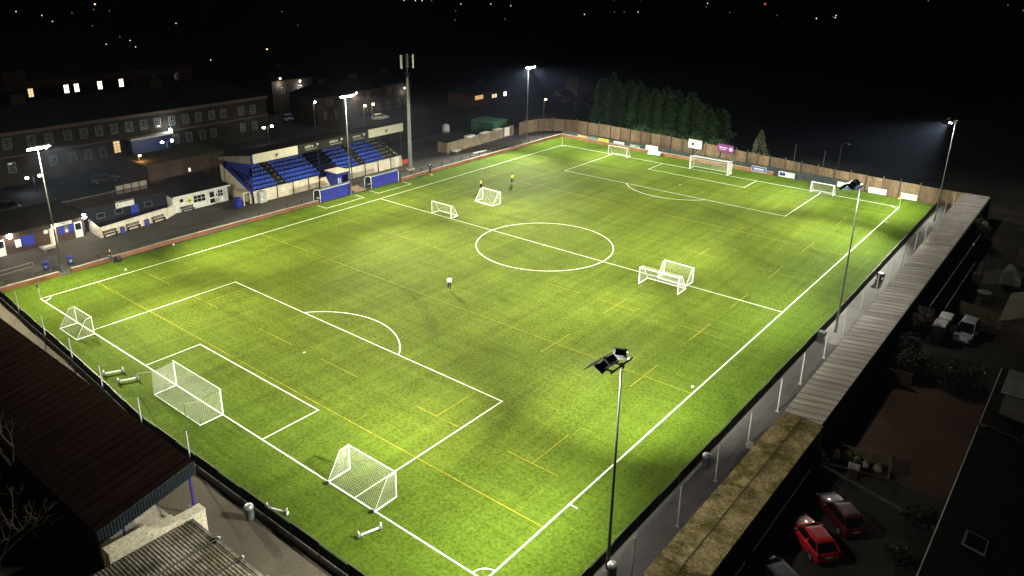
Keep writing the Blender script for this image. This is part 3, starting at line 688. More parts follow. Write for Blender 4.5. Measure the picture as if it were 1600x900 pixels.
# ---------------------------------------------------------------- bins
def wheelie(label, loc, rz, body, mark=WHITE, group=None):
    t = thing('wheelie_bin', label, 'bin', (0,0,0), group)
    MB().loft([[(sx*k*.29, sy*k*.36, z) for sx, sy in ((-1,-1),(1,-1),(1,1),(-1,1))] for k, z in ((.8,.06),(1.0,.95),(1.06,.97),(1.06,1.02))]).build('bin_body', body, t)
    MB().loft([[(sx*k*.32, sy*k*.40, z) for sx, sy in ((-1,-1),(1,-1),(1,1),(-1,1))] for k, z in ((1,1.02),(1,1.06),(.8,1.11))]).build('lid', body, t)
    MB().tube((-.3,.42,.98),(.3,.42,.98),.025).build('handle', body, t)
    for s in (-1,1): MB().tube((s*.2,.34,.11),(s*.29,.34,.11),.11,n=10).build('wheel', BLACK, t)
    MB().box((0,-.352,.62),(.34,.02,.10)).box((0,-.335,.44),(.26,.02,.13)).build('marking', mark, t)
    t.location = loc; t.rotation_euler = (0,0,rz); return t
BINBLUE = mat('bin_blue', (.015,.04,.26), .5, .1); BINGREY = mat('bin_grey', (.13,.14,.155), .5, .15); BINDARK = mat('bin_dark', (.02,.022,.026), .45, .2)
wheelie('blue wheelie bin with white marks, left of the tall floodlight', (-8.3,4.0,0), R(60), BINBLUE)
wheelie('blue wheelie bin with white marks, right of the tall floodlight', (-8.1,6.7,0), R(75), BINBLUE)
wheelie('blue wheelie bin outside the white door at the far end of the kiosk row', (-17.6,3.4,0), R(80), BINBLUE)
wheelie('dark wheelie bin with white label on the grey path beside the middle floodlight', (69.95,45.9,0), R(80), BINDARK)
wheelie('dark wheelie bin with white label tipped against the far part of the side fence', (70.3,66.3,0), R(60), BINDARK)
def litter_bin(label, x, y, body, dome=False):
    t = thing('litter_bin', label, 'bin', (x,y,0))
    MB().lathe((x,y,0), [(.26,0),(.29,.1),(.30,.85),(.32,.87),(.32,.92)], 16).build('bin_body', body, t, True)
    MB().lathe((x,y,.92), [(.33,0),(.33,.06),(.26,.2),(.1,.27),(.02,.28)], 16).build('lid', STEEL if dome else body, t, True)
    return t
litter_bin('grey round litter bin on the dark path by the mossy roof', 69.95, 19.3, BINGREY)
litter_bin('round litter bin with shiny domed lid at the foot of the nearest floodlight', 70.35, 5.2, BINGREY, True)
litter_bin('round litter bin with shiny domed lid on the tan path by the stand', 48.6, -5.9, BINGREY, True)

# ---------------------------------------------------------------- dugouts
def dugout(y0, y1, label):
    x0, x1, H = -6.9, -5.3, 2.05
    t = thing('dugout', label, 'dugout', ((x0+x1)/2,(y0+y1)/2,0), 'blue fronted dugouts')
    MB().box2((x1,y0+.25,.12),(x1+.04,y1,H-.08)).build('front_sheet', BLUESHEET, t)
    hp = MB()
    for y in (y0, y1): hp.path([(x1+.06,y,0),(x1+.04,y,H-.35),(x1-.15,y,H-.08),(x1-.5,y,H),(x0+.3,y,H-.25),(x0,y,H-.7),(x0,y,0)], .04, 8)
    hp.build('hoop', WHITE, t)
    MB().tube((x1+.02,y0,H-.06),(x1+.02,y1,H-.06),.04,n=8).build('top_rail', WHITE, t)
    m = MB(); sec = [(x1,H-.06),(x1-.15,H-.03),(x1-.5,H+.03),(x0+.3,H-.22),(x0,H-.68),(x0,.05)]
    for a, b in zip(sec, sec[1:]): m.add([(a[0],y0+.1,a[1]),(b[0],y0+.1,b[1]),(b[0],y1-.1,b[1]),(a[0],y1-.1,a[1]),(a[0]-.02,y0+.1,a[1]-.03),(b[0]-.02,y0+.1,b[1]-.03),(b[0]-.02,y1-.1,b[1]-.03),(a[0]-.02,y1-.1,a[1]-.03)], [(0,1,2,3),(7,6,5,4),(0,4,5,1),(1,5,6,2),(2,6,7,3),(3,7,4,0)])
    m.build('canopy', mat('clear_canopy', (.07,.10,.11), .3, .2), t)
    MB().box2((x0+.25,y0+.3,.42),(x0+.75,y1-.3,.48)).build('bench', WHITE, t)
dugout(42.6, 48.75, 'blue fronted dugout nearer the clubhouse, left of the floodlight')
dugout(53.0, 59.1, 'blue fronted dugout nearer the phone mast, right of the steps')
t = thing('timber_steps', 'flat timber steps leading from the stand to the turf between the dugouts', 'steps', (-7,51,0))
for k in range(4): MB().box((-7.6+k*.62,51.0,.22-.05*k),(.5,2.2,.10)).build('tread', mat('step_timber', (.30,.21,.15), .85, .2, 3), t)
t = thing('players_tunnel', 'small blue players tunnel with pale roof in front of the stand', 'tunnel', (-10.5,50.3,0))
MB().box2((-12.2,49.3,.1),(-9.4,49.4,2.6)).box2((-12.2,51.7,.1),(-9.4,51.8,2.6)).box2((-9.4,49.3,2.1),(-9.3,51.8,2.6)).box2((-9.42,49.3,.1),(-9.32,50.4,2.1)).build('side_wall', BLUE, t)
MB().box2((-12.3,49.1,2.6),(-9.1,52.0,2.72)).build('roof', CREAM, t)
MB().box2((-9.318,49.5,.7),(-9.31,49.7,1.8)).box2((-9.318,49.9,.9),(-9.31,50.05,1.7)).build('notice', WHITE, t)
for k in range(4): MB().box2((-12.2+k*.3,48.0,0),(-11.9+k*.3,49.2,1.6-.4*k)).build('step', CREAM, t)

# ---------------------------------------------------------------- grandstand
GX, GY0, GY1 = -12.5, 35.5, 66.8
t = gs = thing('grandstand', 'roofed grandstand with rows of blue seats and pale front wall', 'grandstand', (-16,51,0))
pan = MB()
m = MB(); m.box2((GX-.2,GY0,0),(GX,48.0,2.0)).box2((GX-.2,52.4,0),(GX,GY1,2.0)); m.build('front_wall', CREAM, gs)
nrow, dz, dx = 8, .44, .86
st = MB()
for r in range(nrow):
    x1 = GX-.25-r*dx; z = 1.62+r*dz
    st.box2((x1-dx, GY0+.15, z-.9), (x1, GY1-.15, z))
st.build('terrace', DARKCON, gs)
for y in [36.9+3.02*i for i in range(10)]:
    if 48.2 < y < 52.2: continue
    MB().box2((GX+.003,y-.06,0),(GX+.10,y+.06,2.02)).build('wall_pier', DARK, gs)
m = MB().box2((GX-.24,GY0,2.0),(GX+.06,48,2.1)).box2((GX-.24,52.4,2.0),(GX+.06,GY1,2.1)); m.build('coping', NAVY, gs)
aisles = [(40.6,41.9),(49.0,52.6),(57.3,58.6),(63.4,65.4)]
YEL = mat('step_yellow', (.16,.14,.03), .8, .2)
for a0, a1 in aisles:
    if a0 == 49.0: continue
    am = MB(); ay = MB()
    for r in range(nrow):
        x1 = GX-.25-r*dx; z = 1.62+r*dz
        am.box2((x1-dx*.5,a0,z),(x1-.05,a1,z+.2)); ay.box2((x1-.05,a0+(0 if a0 > 60 else a1-a0-.45),z+.02),(x1+.012,a1,z+.22)); ay.box2((x1-.14,a0+(0 if a0 > 60 else a1-a0-.45),z+.202),(x1-.05,a1,z+.22))
    am.build('aisle_steps', DARKCON, gs); ay.build('step_edging', YEL, gs)
SEATM = mat('seat_blue', (.014,.060,.46), .42, .25, .35)
def seat_mb(y, r, mb):
    x = GX-.25-r*dx-.42; z = 1.62+r*dz
    mb.box((x+.06,y,z+.42),(.36,.42,.05),0,R(-6)); mb.box((x-.16,y,z+.62),(.05,.42,.36),0,R(-10)); mb.box((x-.02,y,z+.2),(.06,.06,.4))
seats = []
for r in range(nrow):
    y = GY0+.6
    while y < GY1-1.2:
        if not any(a0-.2 < y < a1+.2 for a0, a1 in aisles): seats.append((r, y))
        y += .52
seats.sort(key=lambda s: (s[0]*.5 + s[1]*.13))
src = MB(); seat_mb(0, 0, src); s0 = src.build('seat', SEATM, gs)
for i, (r, y) in enumerate(seats[:100]):
    o = s0 if i == 0 else s0.copy()
    if i: COL.objects.link(o); o.parent = gs
    o.location = (-r*dx, y, r*dz); 
rest = MB()
for r, y in seats[100:]: seat_mb(y, r, rest)
# mesh of the remaining seats (more than a hundred)
o = rest.build('seat', SEATM, gs); o['kind'] = 'stuff'
s0_me = s0.data
for v in s0_me.vertices: pass
dark_rows = MB()
for r in range(nrow):
    x1 = GX-.25-r*dx; dark_rows.box2((x1-dx+.1,49.2,1.62+r*dz),(x1-.1,52.4,1.62+r*dz+.5))
dark_rows.build('dark_block', mat('dark_navy', (.005,.007,.022), .7, .3), gs)  # dark navy boxes along the rows of the middle block
BX = GX-.25-nrow*dx                                                       # back of the seating
# roof, fascias, gable ends
RF, RB, zf, zb = GX+.25, BX-1.4, 7.75, 6.25
rm = MB(); rm.add([(RF,GY0,zf),(RF,67.2,zf),(RB,67.2,zb),(RB,GY0,zb),(RF,GY0,zf-.15),(RF,67.2,zf-.15),(RB,67.2,zb-.15),(RB,GY0,zb-.15)], [(0,1,2,3),(7,6,5,4),(0,4,5,1),(1,5,6,2),(2,6,7,3),(3,7,4,0)])
for i in range(52):
    y = GY0+.3+i*.61; rm.add([(RF,y-.04,zf+.002),(RF,y+.04,zf+.002),(RB,y+.04,zb+.002),(RB,y-.04,zb+.002),(RF,y,zf+.06),(RB,y,zb+.06)], [(0,4,5,3),(4,1,2,5),(0,1,4),(3,5,2)])
rm.build('roof', ROOFDARK, gs)
FASC = mat('fascia_white', (.66,.62,.52), .6, .06); FASB = mat('fascia_black', (.012,.011,.011), .5, .2)
fx = RF+.02
f1 = MB().box2((RF-.05,36.0,6.3),(fx,44.2,7.72)).build('fascia', FASC, gs, label='white fascia with round emblem, end nearer the clubhouse')
f2 = MB().box2((RF-.05,44.21,6.3),(fx,59.0,7.72)).build('fascia', FASB, gs, label='black fascia with white lettering')
f3 = MB().box2((RF-.05,59.01,6.45),(fx,67.2,7.9)).build('fascia', FASC, gs, label='white fascia with round emblem, end nearer the mast')
for par, yc, zc in ((f1, 40.2, 7.0), (f3, 63.1, 7.15)):
    e = MB(); n = 24
    for k in range(n):
        a0, a1 = 2*math.pi*k/n, 2*math.pi*(k+.8)/n
        if 1.2 < a0 < 2.2: continue
        for (q0, q1) in ((.44,.48),):
            e.add([(fx+.006,yc+q*math.cos(a),zc+q*math.sin(a)) for q, a in ((q0,a0),(q1,a0),(q1,a1),(q0,a1))], [(0,1,2,3)])
    bird = [(-.02,-.40),(.10,-.18),(.24,-.05),(.36,.20),(.22,.14),(.12,.10),(.06,.26),(-.04,.16),(-.16,.05),(-.30,.02),(-.18,-.12),(-.12,-.28)]
    e.add([(fx+.008,yc+a,zc+b) for a, b in bird], [tuple(range(len(bird)))])
    e.build('emblem', BLACK, par)
for yc in (47.0, 52.0, 56.9):
    tm = text_mb('mitre', .80, lambda u, v, d, yc=yc: (fx+.006+d*.3, yc-.55+u, 6.98+v))
    tm.build('lettering', FASC, f2)
    ar = MB(); ar.add([(fx+.008,yc+a,7.0+b) for a, b in ((.82,.02),(1.42,.28),(.82,.55),(1.02,.28))], [(0,1,2,3)]); ar.add([(fx+.008,yc+a,6.7+b) for a, b in ((-1.3,0),(1.1,0),(1.1,.05),(-1.3,.05))], [(0,1,2,3)])
    ar.build('arrow_mark', FASC, f2)
# cladding under the roof slope at both ends, then the blue side screens
for y in (GY0+.0, 67.1):
    cl = MB(); cl.add([(RF-.06,y,zf-.16),(RF-.06,y,6.3),(RB,y,5.55),(RB,y,zb-.16),(RF-.06,y+.06,zf-.16),(RF-.06,y+.06,6.3),(RB,y+.06,5.55),(RB,y+.06,zb-.16)], [(0,1,2,3),(7,6,5,4),(0,4,5,1),(1,5,6,2),(2,6,7,3),(3,7,4,0)]); cl.build('gable_cladding', mat('gable_sheet', (.26,.235,.20), .7, .2, .6), gs)
sc = MB(); x = RF-.1
y = GY0+.02
sc.add([(x,y,6.3),(x,y,4.3),(BX,y,5.2),(BX,y,5.6)], [(0,1,2,3)])
sc.add([(x,y,5.5),(x-.5,y,5.5),(x-.5,y,2.0),(x,y,2.0)], [(0,1,2,3)])
zs = lambda q: 1.55+(GX-.1-q)/dx*dz
sc.add([(x,y,zs(x)+.45),(BX,y,zs(BX)+.45),(BX,y,zs(BX)-.2),(x,y,zs(x)-.2)], [(0,1,2,3)])
sc.add([(BX+.8,y,5.6),(BX,y,5.6),(BX,y,4.4),(BX+.8,y,4.4)], [(0,1,2,3)])
o = sc.build('side_screen', BLUE, gs); md = o.modifiers.new('thick', 'SOLIDIFY'); md.thickness = .06; md.offset = 0
MB().add([(x,y+.1,6.25),(x,y+.1,zs(x)+.9),(BX,y+.1,zs(BX)+.9),(BX,y+.1,5.5)], [(0,1,2,3)]).build('side_glazing', mat('blue_tinted_panel', (.006,.015,.13), .25, .3), gs)
sw = MB(); y = GY0
sw.add([(GX,y,0),(BX-1.2,y,0),(BX-1.2,y,zs(BX)-.2),(GX,y,zs(GX)-.2),(GX,y+.2,0),(BX-1.2,y+.2,0),(BX-1.2,y+.2,zs(BX)-.2),(GX,y+.2,zs(GX)-.2)], [(0,1,2,3),(7,6,5,4),(0,4,5,1),(1,5,6,2),(2,6,7,3),(3,7,4,0)])
sw.build('end_wall', CREAM, gs); sw = MB()
y = GY1
sw.add([(GX,y,0),(BX-1.2,y,0),(BX-1.2,y,zs(BX)-.2),(GX,y,zs(GX)-.2),(GX,y+.2,0),(BX-1.2,y+.2,0),(BX-1.2,y+.2,zs(BX)-.2),(GX,y+.2,zs(GX)-.2)], [(0,1,2,3),(7,6,5,4),(0,4,5,1),(1,5,6,2),(2,6,7,3),(3,7,4,0)])
sw.build('end_wall', CREAM, gs)
MB().box2((BX-.2,GY0,0),(BX,67.1,6.1)).build('back_wall', mat('stand_back_wall', (.03,.03,.045), .8, .3), gs)
for y in (41.6, 48.4, 55.2, 61.6, 66.9):
    MB().tube((GX-.1,y,2.1),(GX-.1,y,7.5),.07,n=8).build('roof_column', NAVY, gs)
MB().path([(GX,GY0+1,2.6),(GX,48,2.6)], .025).path([(GX,52.4,2.6),(GX,GY1,2.6)], .025).build('handrail', NAVY, gs)
# beside the stand
t = thing('meter_cabinet', 'white metal cabinet with two pale notices against the stand front wall', 'cabinet', (-12.0,36.9,0))
MB().box2((-12.35,36.3,.05),(-11.85,37.5,1.85)).build('cabinet_body', mat('cabinet_white', (.42,.43,.41), .5, .12), t); MB().box2((-11.848,36.6,1.2),(-11.84,36.8,1.5)).box2((-11.848,36.5,.5),(-11.84,36.8,.8)).build('notice', WHITE, t); MB().box2((-11.848,37.2,.9),(-11.83,37.25,1.15)).build('handle', STEEL, t)
t = thing('stair_shelter', 'pale porch with yellow rails at the clubhouse end of the stand', 'porch', (-13,34.4,0))
MB().box2((-13.0,34.1,0),(-12.85,34.25,1.9)).box2((-13.0,35.2,0),(-12.85,35.35,1.9)).box2((-14.6,34.1,0),(-14.45,34.25,1.9)).build('post', CREAM, t)
MB().box2((-14.7,34.0,1.9),(-12.7,35.4,2.0)).build('roof', CREAM, t)
MB().path([(-12.8,34.0,2.5),(-12.8,35.3,2.5),(-12.8,35.3,2.0)],.03).path([(-12.8,34.0,2.5),(-14.4,34.0,2.5)],.03).build('rail', YEL, t)
t = thing('water_butt', 'large round blue barrel between the clubhouse and the stand', 'barrel', (-12.6,33.0,0))
MB().lathe((-12.6,33.0,0),[(.50,0),(.58,.3),(.60,.8),(.56,1.35),(.58,1.38),(.58,1.45)],16).build('barrel', BLUE, t, True); MB().lathe((-12.6,33.0,1.45),[(.6,0),(.6,.06),(.4,.14),(.05,.16)],16).build('lid', BLUE, t, True)
t = thing('traffic_barrier', 'small red plastic barrier beyond the far end of the stand', 'barrier', (-12.6,68.0,0))
MB().box((-12.6,68.0,.55),(.12,1.4,.85)).build('panel', mat('barrier_red', (.45,.05,.02), .5, .1), t); MB().box((-12.6,67.5,.06),(.5,.14,.12)).box((-12.6,68.5,.06),(.5,.14,.12)).build('foot', BLACK, t)

# ---------------------------------------------------------------- windows and doors (facing +x or +y or -y)
def window(parent, face, c, wd, ht, frame=None, glass=None, bars=(1,1), lit=None, f=.07):
    """c = centre of the opening on the wall face; face '+x', '-x', '+y' or '-y'"""
    nx = {'+x':(1,0),'-x':(-1,0),'+y':(0,1),'-y':(0,-1)}[face]; n = Vector((*nx,0)); u = Vector((-n.y,n.x,0)); c = Vector(c)
    def bx(mb, u0, u1, v0, v1, d0, d1):
        ps = [c+u*a+Vector((0,0,b))+n*d for a in (u0,u1) for b in (v0,v1) for d in (d0,d1)]
        lo = [min(p[k] for p in ps) for k in range(3)]; hi = [max(p[k] for p in ps) for k in range(3)]; mb.box2(lo, hi)
    m = MB(); w2, h2 = wd/2, ht/2
    bx(m,-w2,w2,h2-f,h2,.0,.06); bx(m,-w2,w2,-h2,-h2+f,.0,.06); bx(m,-w2,-w2+f,-h2+f,h2-f,.0,.06); bx(m,w2-f,w2,-h2+f,h2-f,.0,.06)
    for i in range(1, bars[0]): a = -w2+wd*i/bars[0]; bx(m,a-f*.3,a+f*.3,-h2+f,h2-f,.012,.05)
    for j in range(1, bars[1]): b = -h2+ht*j/bars[1]; bx(m,-w2+f,w2-f,b-f*.3,b+f*.3,.012,.048)
    fr = m.build('window', frame or WHITE, parent)
    p = MB(); bx(p,-w2+f,w2-f,-h2+f,h2-f,.004,.010); p.build('pane', lit or glass or GLASS, fr); return fr
def door(parent, face, c, wd, ht, m, glass=None, f=.1):
    nx = {'+x':(1,0),'-x':(-1,0),'+y':(0,1),'-y':(0,-1)}[face]; n = Vector((*nx,0)); u = Vector((-n.y,n.x,0)); c = Vector(c)
    def bx(mb, u0, u1, v0, v1, d0, d1):
        ps = [c+u*a+Vector((0,0,b))+n*d for a in (u0,u1) for b in (v0,v1) for d in (d0,d1)]
        mb.box2([min(p[k] for p in ps) for k in range(3)], [max(p[k] for p in ps) for k in range(3)])
    d = MB(); bx(d,-wd/2,wd/2,0,ht,.003,.07); o = d.build('door', m, parent)
    if glass:
        for v0, v1 in ((.52,.93),(.10,.42)) if glass == 2 else ((.50,.92),):
            g = MB(); bx(g,-wd/2+f,wd/2-f,v0*ht,v1*ht,.071,.078); g.build('pane', GLASS, o)
    hd = MB(); bx(hd,wd/2-.14,wd/2-.09,ht*.46,ht*.52,.071,.11); hd.build('handle', STEEL, o); return o
def wall_lamp(label, loc, c, e, light=True, r=.16, arm=(-.25,0,0), strength=60, spot=None):
    t = thing('wall_lamp', label, 'lamp', loc)
    MB().ball(loc, r, 10, 8).build('lamp_glass', emit('lamp_glass_%.2f_%.2f_%d' % (c[1], c[2], strength), c, strength), t, True)
    l = Vector(loc); MB().tube(l+Vector(arm), l+Vector(arm)*.3, .03).box(l+Vector(arm), (.08,.16,.16)).build('bracket', DARK, t)
    if light: lamp('wall_lamp_light', 'POINT', l+Vector((.3,0,-.05)) if spot is None else spot, e, c, t, r=.12)
    return t

# ---------------------------------------------------------------- kiosk row
LITW = emit('lit_room_white', (1.0,.90,.66), 3.0); LITY = emit('lit_room_yellow', (1.0,.78,.38), 1.2); LITO = emit('lit_room_orange', (1.0,.50,.10), .75)
t = k = thing('kiosk_building', 'low dark roofed kiosk row with white sign, blue shutters and two white doors', 'kiosk', (-20,2,0))
MB().box2((-25.5,-14,0),(-17.2,12.6,2.85)).build('wall', BROWN_BRICK, k)
m = MB(); m.add([(-16.4,-14.2,2.86),(-16.4,12.9,2.86),(-26.0,12.9,3.02),(-26.0,-14.2,3.02),(-16.4,-14.2,3.06),(-16.4,12.9,3.06),(-26.0,12.9,3.24),(-26.0,-14.2,3.24)], [(3,2,1,0),(4,5,6,7),(0,1,5,4),(1,2,6,5),(2,3,7,6),(3,0,4,7)]); rf = m.build('roof', ROOFDARK, k)
MB().box2((-26.1,-14.2,3.26),(-25.9,12.9,3.34)).build('roof_edge', mat('roof_edge', (.05,.045,.04), .8, .2), rf)
door(k, '+x', (-17.2,11.75,.02), .95, 2.15, WHITE, 1); door(k, '+x', (-17.2,2.35,.02), .95, 2.1, WHITE, 1)
s = MB().box2((-17.0,8.4,2.25),(-16.9,11.0,2.72)).build('sign_board', RENDER_WHITE, k)
q = MB(); pts = [(-16.895,8.75+.11*i,2.48+.07*math.sin(i*1.9)+.03*math.cos(i*.9)) for i in range(14)]; q.path(pts,.022,4); q.build('lettering', DARK, s)
MB().box2((-17.2,9.3,.95),(-17.1,9.95,2.15)).box2((-17.2,10.55,1.0),(-17.1,11.1,2.1)).build('shutter', BLUE, k)
sh = MB().box2((-17.195,9.95,1.0),(-17.17,10.55,2.1)).build('serving_hatch', mat('hatch_inside', (.16,.15,.13), .7, .3), k); MB().box2((-17.16,10.1,1.15),(-17.1,10.4,1.5)).build('notice', WHITE, sh)
MB().box2((-17.2,4.7,.6),(-17.12,6.3,1.9)).build('shutter', BLUE, k, label='large blue shutter beside the pale notice board')
MB().box2((-17.12,4.0,.7),(-17.04,4.65,1.7)).build('notice_board', RENDER_WHITE, k)
MB().box2((-17.2,7.5,1.6),(-17.12,7.95,2.05)).build('notice_board', RENDER_WHITE, k)
dd = MB().box2((-17.2,8.15,.0),(-17.15,8.95,2.1)).build('doorway', emit('lit_doorway', (1.0,.78,.35), .55), k); MB().box2((-17.15,8.2,0),(-17.05,8.3,2.1)).box2((-17.15,8.8,0),(-17.05,8.9,2.1)).build('door_frame', mat('door_wood', (.30,.21,.08), .6, .2), dd)
MB().box2((-17.1,6.5,0),(-15.5,8.0,.12)).build('door_step', CONCRETE, k)
wall_lamp('bright white lamp on the kiosk row beside the right hand white door', (-16.75,12.55,2.85), (1.0,.97,.88), 260, strength=40, r=.32)
wall_lamp('bright white lamp on the kiosk row above the wheelie bin by the other door', (-16.8,3.45,2.45), (1.0,.95,.82), 200, strength=40, r=.32)
wall_lamp('small warm lamp over the lit kiosk doorway', (-16.85,8.75,2.2), (1.0,.82,.42), 70, strength=18, r=.14)
t = thing('folding_table', 'small white table outside the kiosk near the tall floodlight', 'table', (-14.6,7.0,0))
MB().box((-14.6,7.0,.74),(.7,1.5,.04)).build('table_top', RENDER_WHITE, t)
for sx in (-.28,.28):
    for sy in (-.65,.65): MB().box((-14.6+sx,7+sy,.36),(.04,.04,.72)).build('leg', STEEL, t)
t = thing('rail_barrier', 'white topped crowd barrier by the wheelie bins near the kiosk', 'barrier', (-9.6,1.0,0))
MB().path([(-9.0,-2.5,0),(-9.0,-2.5,1.05),(-9.3,3.0,1.05),(-9.3,3.0,0)],.03).build('frame', STEEL, t)
MB().path([(-9.0,-2.5,.55),(-9.3,3.0,.55)],.02).build('mid_rail', STEEL, t)

# ---------------------------------------------------------------- terrace building with navy wall
t = k = thing('terrace_building', 'navy fronted low building with white sign, blue door and three small windows', 'building', (-21,19,0))
MB().box2((-21.7,13.0,0),(-18.5,24.9,3.15)).build('wall', mat('navy_render', (.014,.016,.023), .7, .25, .5), k)
MB().box2((-21.9,12.9,3.16),(-18.3,25.0,3.28)).build('roof', mat('dark_red_roof', (.035,.020,.017), .9, .3, .5, fine=6), k)
s = MB().box2((-18.495,17.6,2.35),(-18.40,20.2,3.3)).build('sign_board', RENDER_WHITE, k); MB().box2((-18.398,17.8,2.6),(-18.39,17.95,2.9)).build('lettering', ADG, s)
door(k, '+x', (-18.5,20.15,.75), 1.1, 1.6, BLUE)
GREYF = mat('grey_frame', (.12,.12,.125), .6, .1)
for y, z in ((15.4,1.85),(17.9,1.9),(22.2,1.95)): window(k, '+x', (-18.5,y,z), 1.15, .75, GREYF, None, (1,1), None, .06)
k = thing('terrace_wall', 'long low cream wall in front of the navy building', 'wall', (-15,18,0))
m = MB()
def slab(mb, p, q, h0, h1, th=.2):
    d = Vector((q[0]-p[0],q[1]-p[1],0)).normalized(); n = Vector((-d.y,d.x,0))*th/2; a, b = Vector((*p,0)), Vector((*q,0))
    mb.add([a-n,b-n,b+n,a+n,a-n+Vector((0,0,h0)),b-n+Vector((0,0,h1)),b+n+Vector((0,0,h1)),a+n+Vector((0,0,h0))], [(0,3,2,1),(4,5,6,7),(0,1,5,4),(1,2,6,5),(2,3,7,6),(3,0,4,7)])
slab(m, (-14.67,13.4), (-15.85,23.45), 1.35, 1.55); slab(m, (-14.78,13.45), (-18.4,13.7), 1.35, 1.75)
slab(m, (-15.95,23.4), (-17.0,25.2), 1.5, 1.5); m.build('wall', CREAM, k)
c = MB(); c.box((-15.26,18.4,1.50),(.26,10.0,.05),R(6.7),0,R(1.1)); c.build('coping', RENDER_WHITE, k)
def bench(label, p, q, seat=WOOD):
    t = thing('bench', label, 'bench', ((p[0]+q[0])/2,(p[1]+q[1])/2,0), 'dark benches along the pale walls')
    a = math.atan2(q[1]-p[1],q[0]-p[0]); L = math.hypot(q[0]-p[0],q[1]-p[1]); c = Vector(((p[0]+q[0])/2,(p[1]+q[1])/2,0)); u = Vector((math.cos(a),math.sin(a),0)); n = Vector((u.y,-u.x,0))
    m = MB()
    for s in (-.17,0,.17): m.box(c+n*s+Vector((0,0,.45)),(L,.14,.05),a)
    m.build('seat', BENCHWOOD, t); m = MB()
    for z in (.66,.84): m.box(c-n*.27+Vector((0,0,z)),(L,.05,.13),a)
    m.build('backrest', BENCHWOOD, t)
    for s in (-L/2+.15, L/2-.15):
        MB().box(c+u*s+Vector((0,0,.22)),(.07,.44,.42),a).box(c+u*s-n*.25+Vector((0,0,.6)),(.07,.06,.5),a).build('leg', BENCHWOOD, t)
bench('dark bench against the low cream wall, nearest the white kiosk door', (-14.25,13.6),(-14.45,15.6))
bench('dark bench against the low cream wall, between the two blue bins', (-14.7,17.0),(-14.95,19.0))
bench('dark bench against the low cream wall, nearest the clubhouse', (-15.1,20.9),(-15.4,22.9))
bench('dark bench under the yellow disc on the white clubhouse', (-16.35,26.0),(-16.4,28.0))
def tub(label, x, y):
    t = thing('litter_bin', label, 'bin', (x,y,0)); MB().box((x,y,.42),(.42,.48,.8)).build('bin_body', BINBLUE, t); MB().box((x,y,.85),(.46,.52,.06)).build('lid', BINBLUE, t)
tub('square blue bin on the path between the first and second bench', -14.5, 16.3); tub('square blue bin on the path between the second and third bench', -15.0, 20.0)

# ---------------------------------------------------------------- clubhouse
t = k = thing('clubhouse', 'single storey white clubhouse with dark roof, two windows and a glazed door', 'clubhouse', (-19,29.6,0))
MB().box2((-22.5,25.3,0),(-17.1,34.1,2.42)).build('wall', RENDER_WHITE, k)
m = MB(); m.add([(-16.7,25.1,2.43),(-16.7,34.4,2.43),(-22.8,34.4,2.9),(-22.8,25.1,2.9),(-16.7,25.1,2.58),(-16.7,34.4,2.58),(-22.8,34.4,3.05),(-22.8,25.1,3.05)], [(3,2,1,0),(4,5,6,7),(0,1,5,4),(1,2,6,5),(2,3,7,6),(3,0,4,7)])
rf = m.build('roof', ROOFDARK, k); MB().box2((-16.69,25.1,2.40),(-16.64,34.4,2.60)).build('fascia', WHITE, rf)
window(k, '+x', (-17.1,29.35,1.45), 2.0, 1.15, WHITE, None, (3,2)); window(k, '+x', (-17.1,32.85,1.5), .95, 1.1, WHITE, None, (2,2))
door(k, '+x', (-17.1,31.4,.05), .95, 2.1, WHITE, 2)
window(k, '+x', (-17.1,26.5,1.7), .55, .5, mat('brown_frame', (.10,.08,.05), .6, .2))
m = MB(); m.tube((-17.09,27.75,1.45),(-17.04,27.75,1.45),.38,n=20); dsc = m.build('disc', mat('disc_yellow', (.62,.56,.05), .6, .05), k); m = MB(); m.tube((-17.039,27.75,1.45),(-17.03,27.75,1.45),.2,n=4); m.build('emblem', GREENPOLE, dsc)
MB().box2((-17.09,32.1,1.2),(-17.03,32.3,1.6)).build('notice', ADP, k)
slabm = MB(); slab(slabm, (-17.05,25.2), (-20.6,25.35), 2.35, 2.45, .2); slabm.build('wing_wall', RENDER_WHITE, k)

t = k = thing('brick_building', 'tall windowless brown brick building behind the clubhouse with a small white lamp', 'building', (-31,33,0))
MB().box2((-36,27.4,0),(-28.0,40.6,4.85)).build('wall', BROWN_BRICK, k)
MB().box2((-36.2,27.2,4.86),(-27.8,40.8,5.02)).build('parapet', mat('parapet_stone', (.07,.06,.05), .9, .2), k)
MB().tube((-27.9,38.6,0),(-27.9,38.6,4.8),.06).tube((-27.9,38.95,0),(-27.9,38.95,4.8),.06).build('drainpipe', mat('pipe_grey', (.13,.12,.11), .6, .2), k)
t = thing('wall_lamp', 'small dim rectangular lamp on the brown brick building', 'lamp', (-27.9,34.2,3.0)); MB().box2((-27.98,34.05,2.75),(-27.8,34.35,3.3)).build('lamp_glass', emit('dim_lamp', (1.0,.9,.7), .8), t); MB().box2((-28,33.98,2.7),(-27.97,34.42,3.35)).build('bracket', DARK, t)
t = k = thing('panel_gate', 'pale corrugated panel gate with dark frame behind the navy building', 'gate', (-25.5,23.3,0))
for i in range(4): MB().box2((-25.5,21.0+i*1.2,0.3),(-25.45,22.14+i*1.2,3.5)).build('panel', mat('pale_sheet', (.30,.27,.23), .7, .2), k)
m = MB()
for i in range(5): m.box2((-25.44,20.95+i*1.2,0),(-25.36,21.02+i*1.2,3.6))
m.box2((-25.44,21.02,2.65),(-25.37,25.75,2.72)); m.build('frame', DARK, k)
t = k = thing('yard_wall', 'long low dark brick wall behind the kiosk row', 'wall', (-30,8,0))
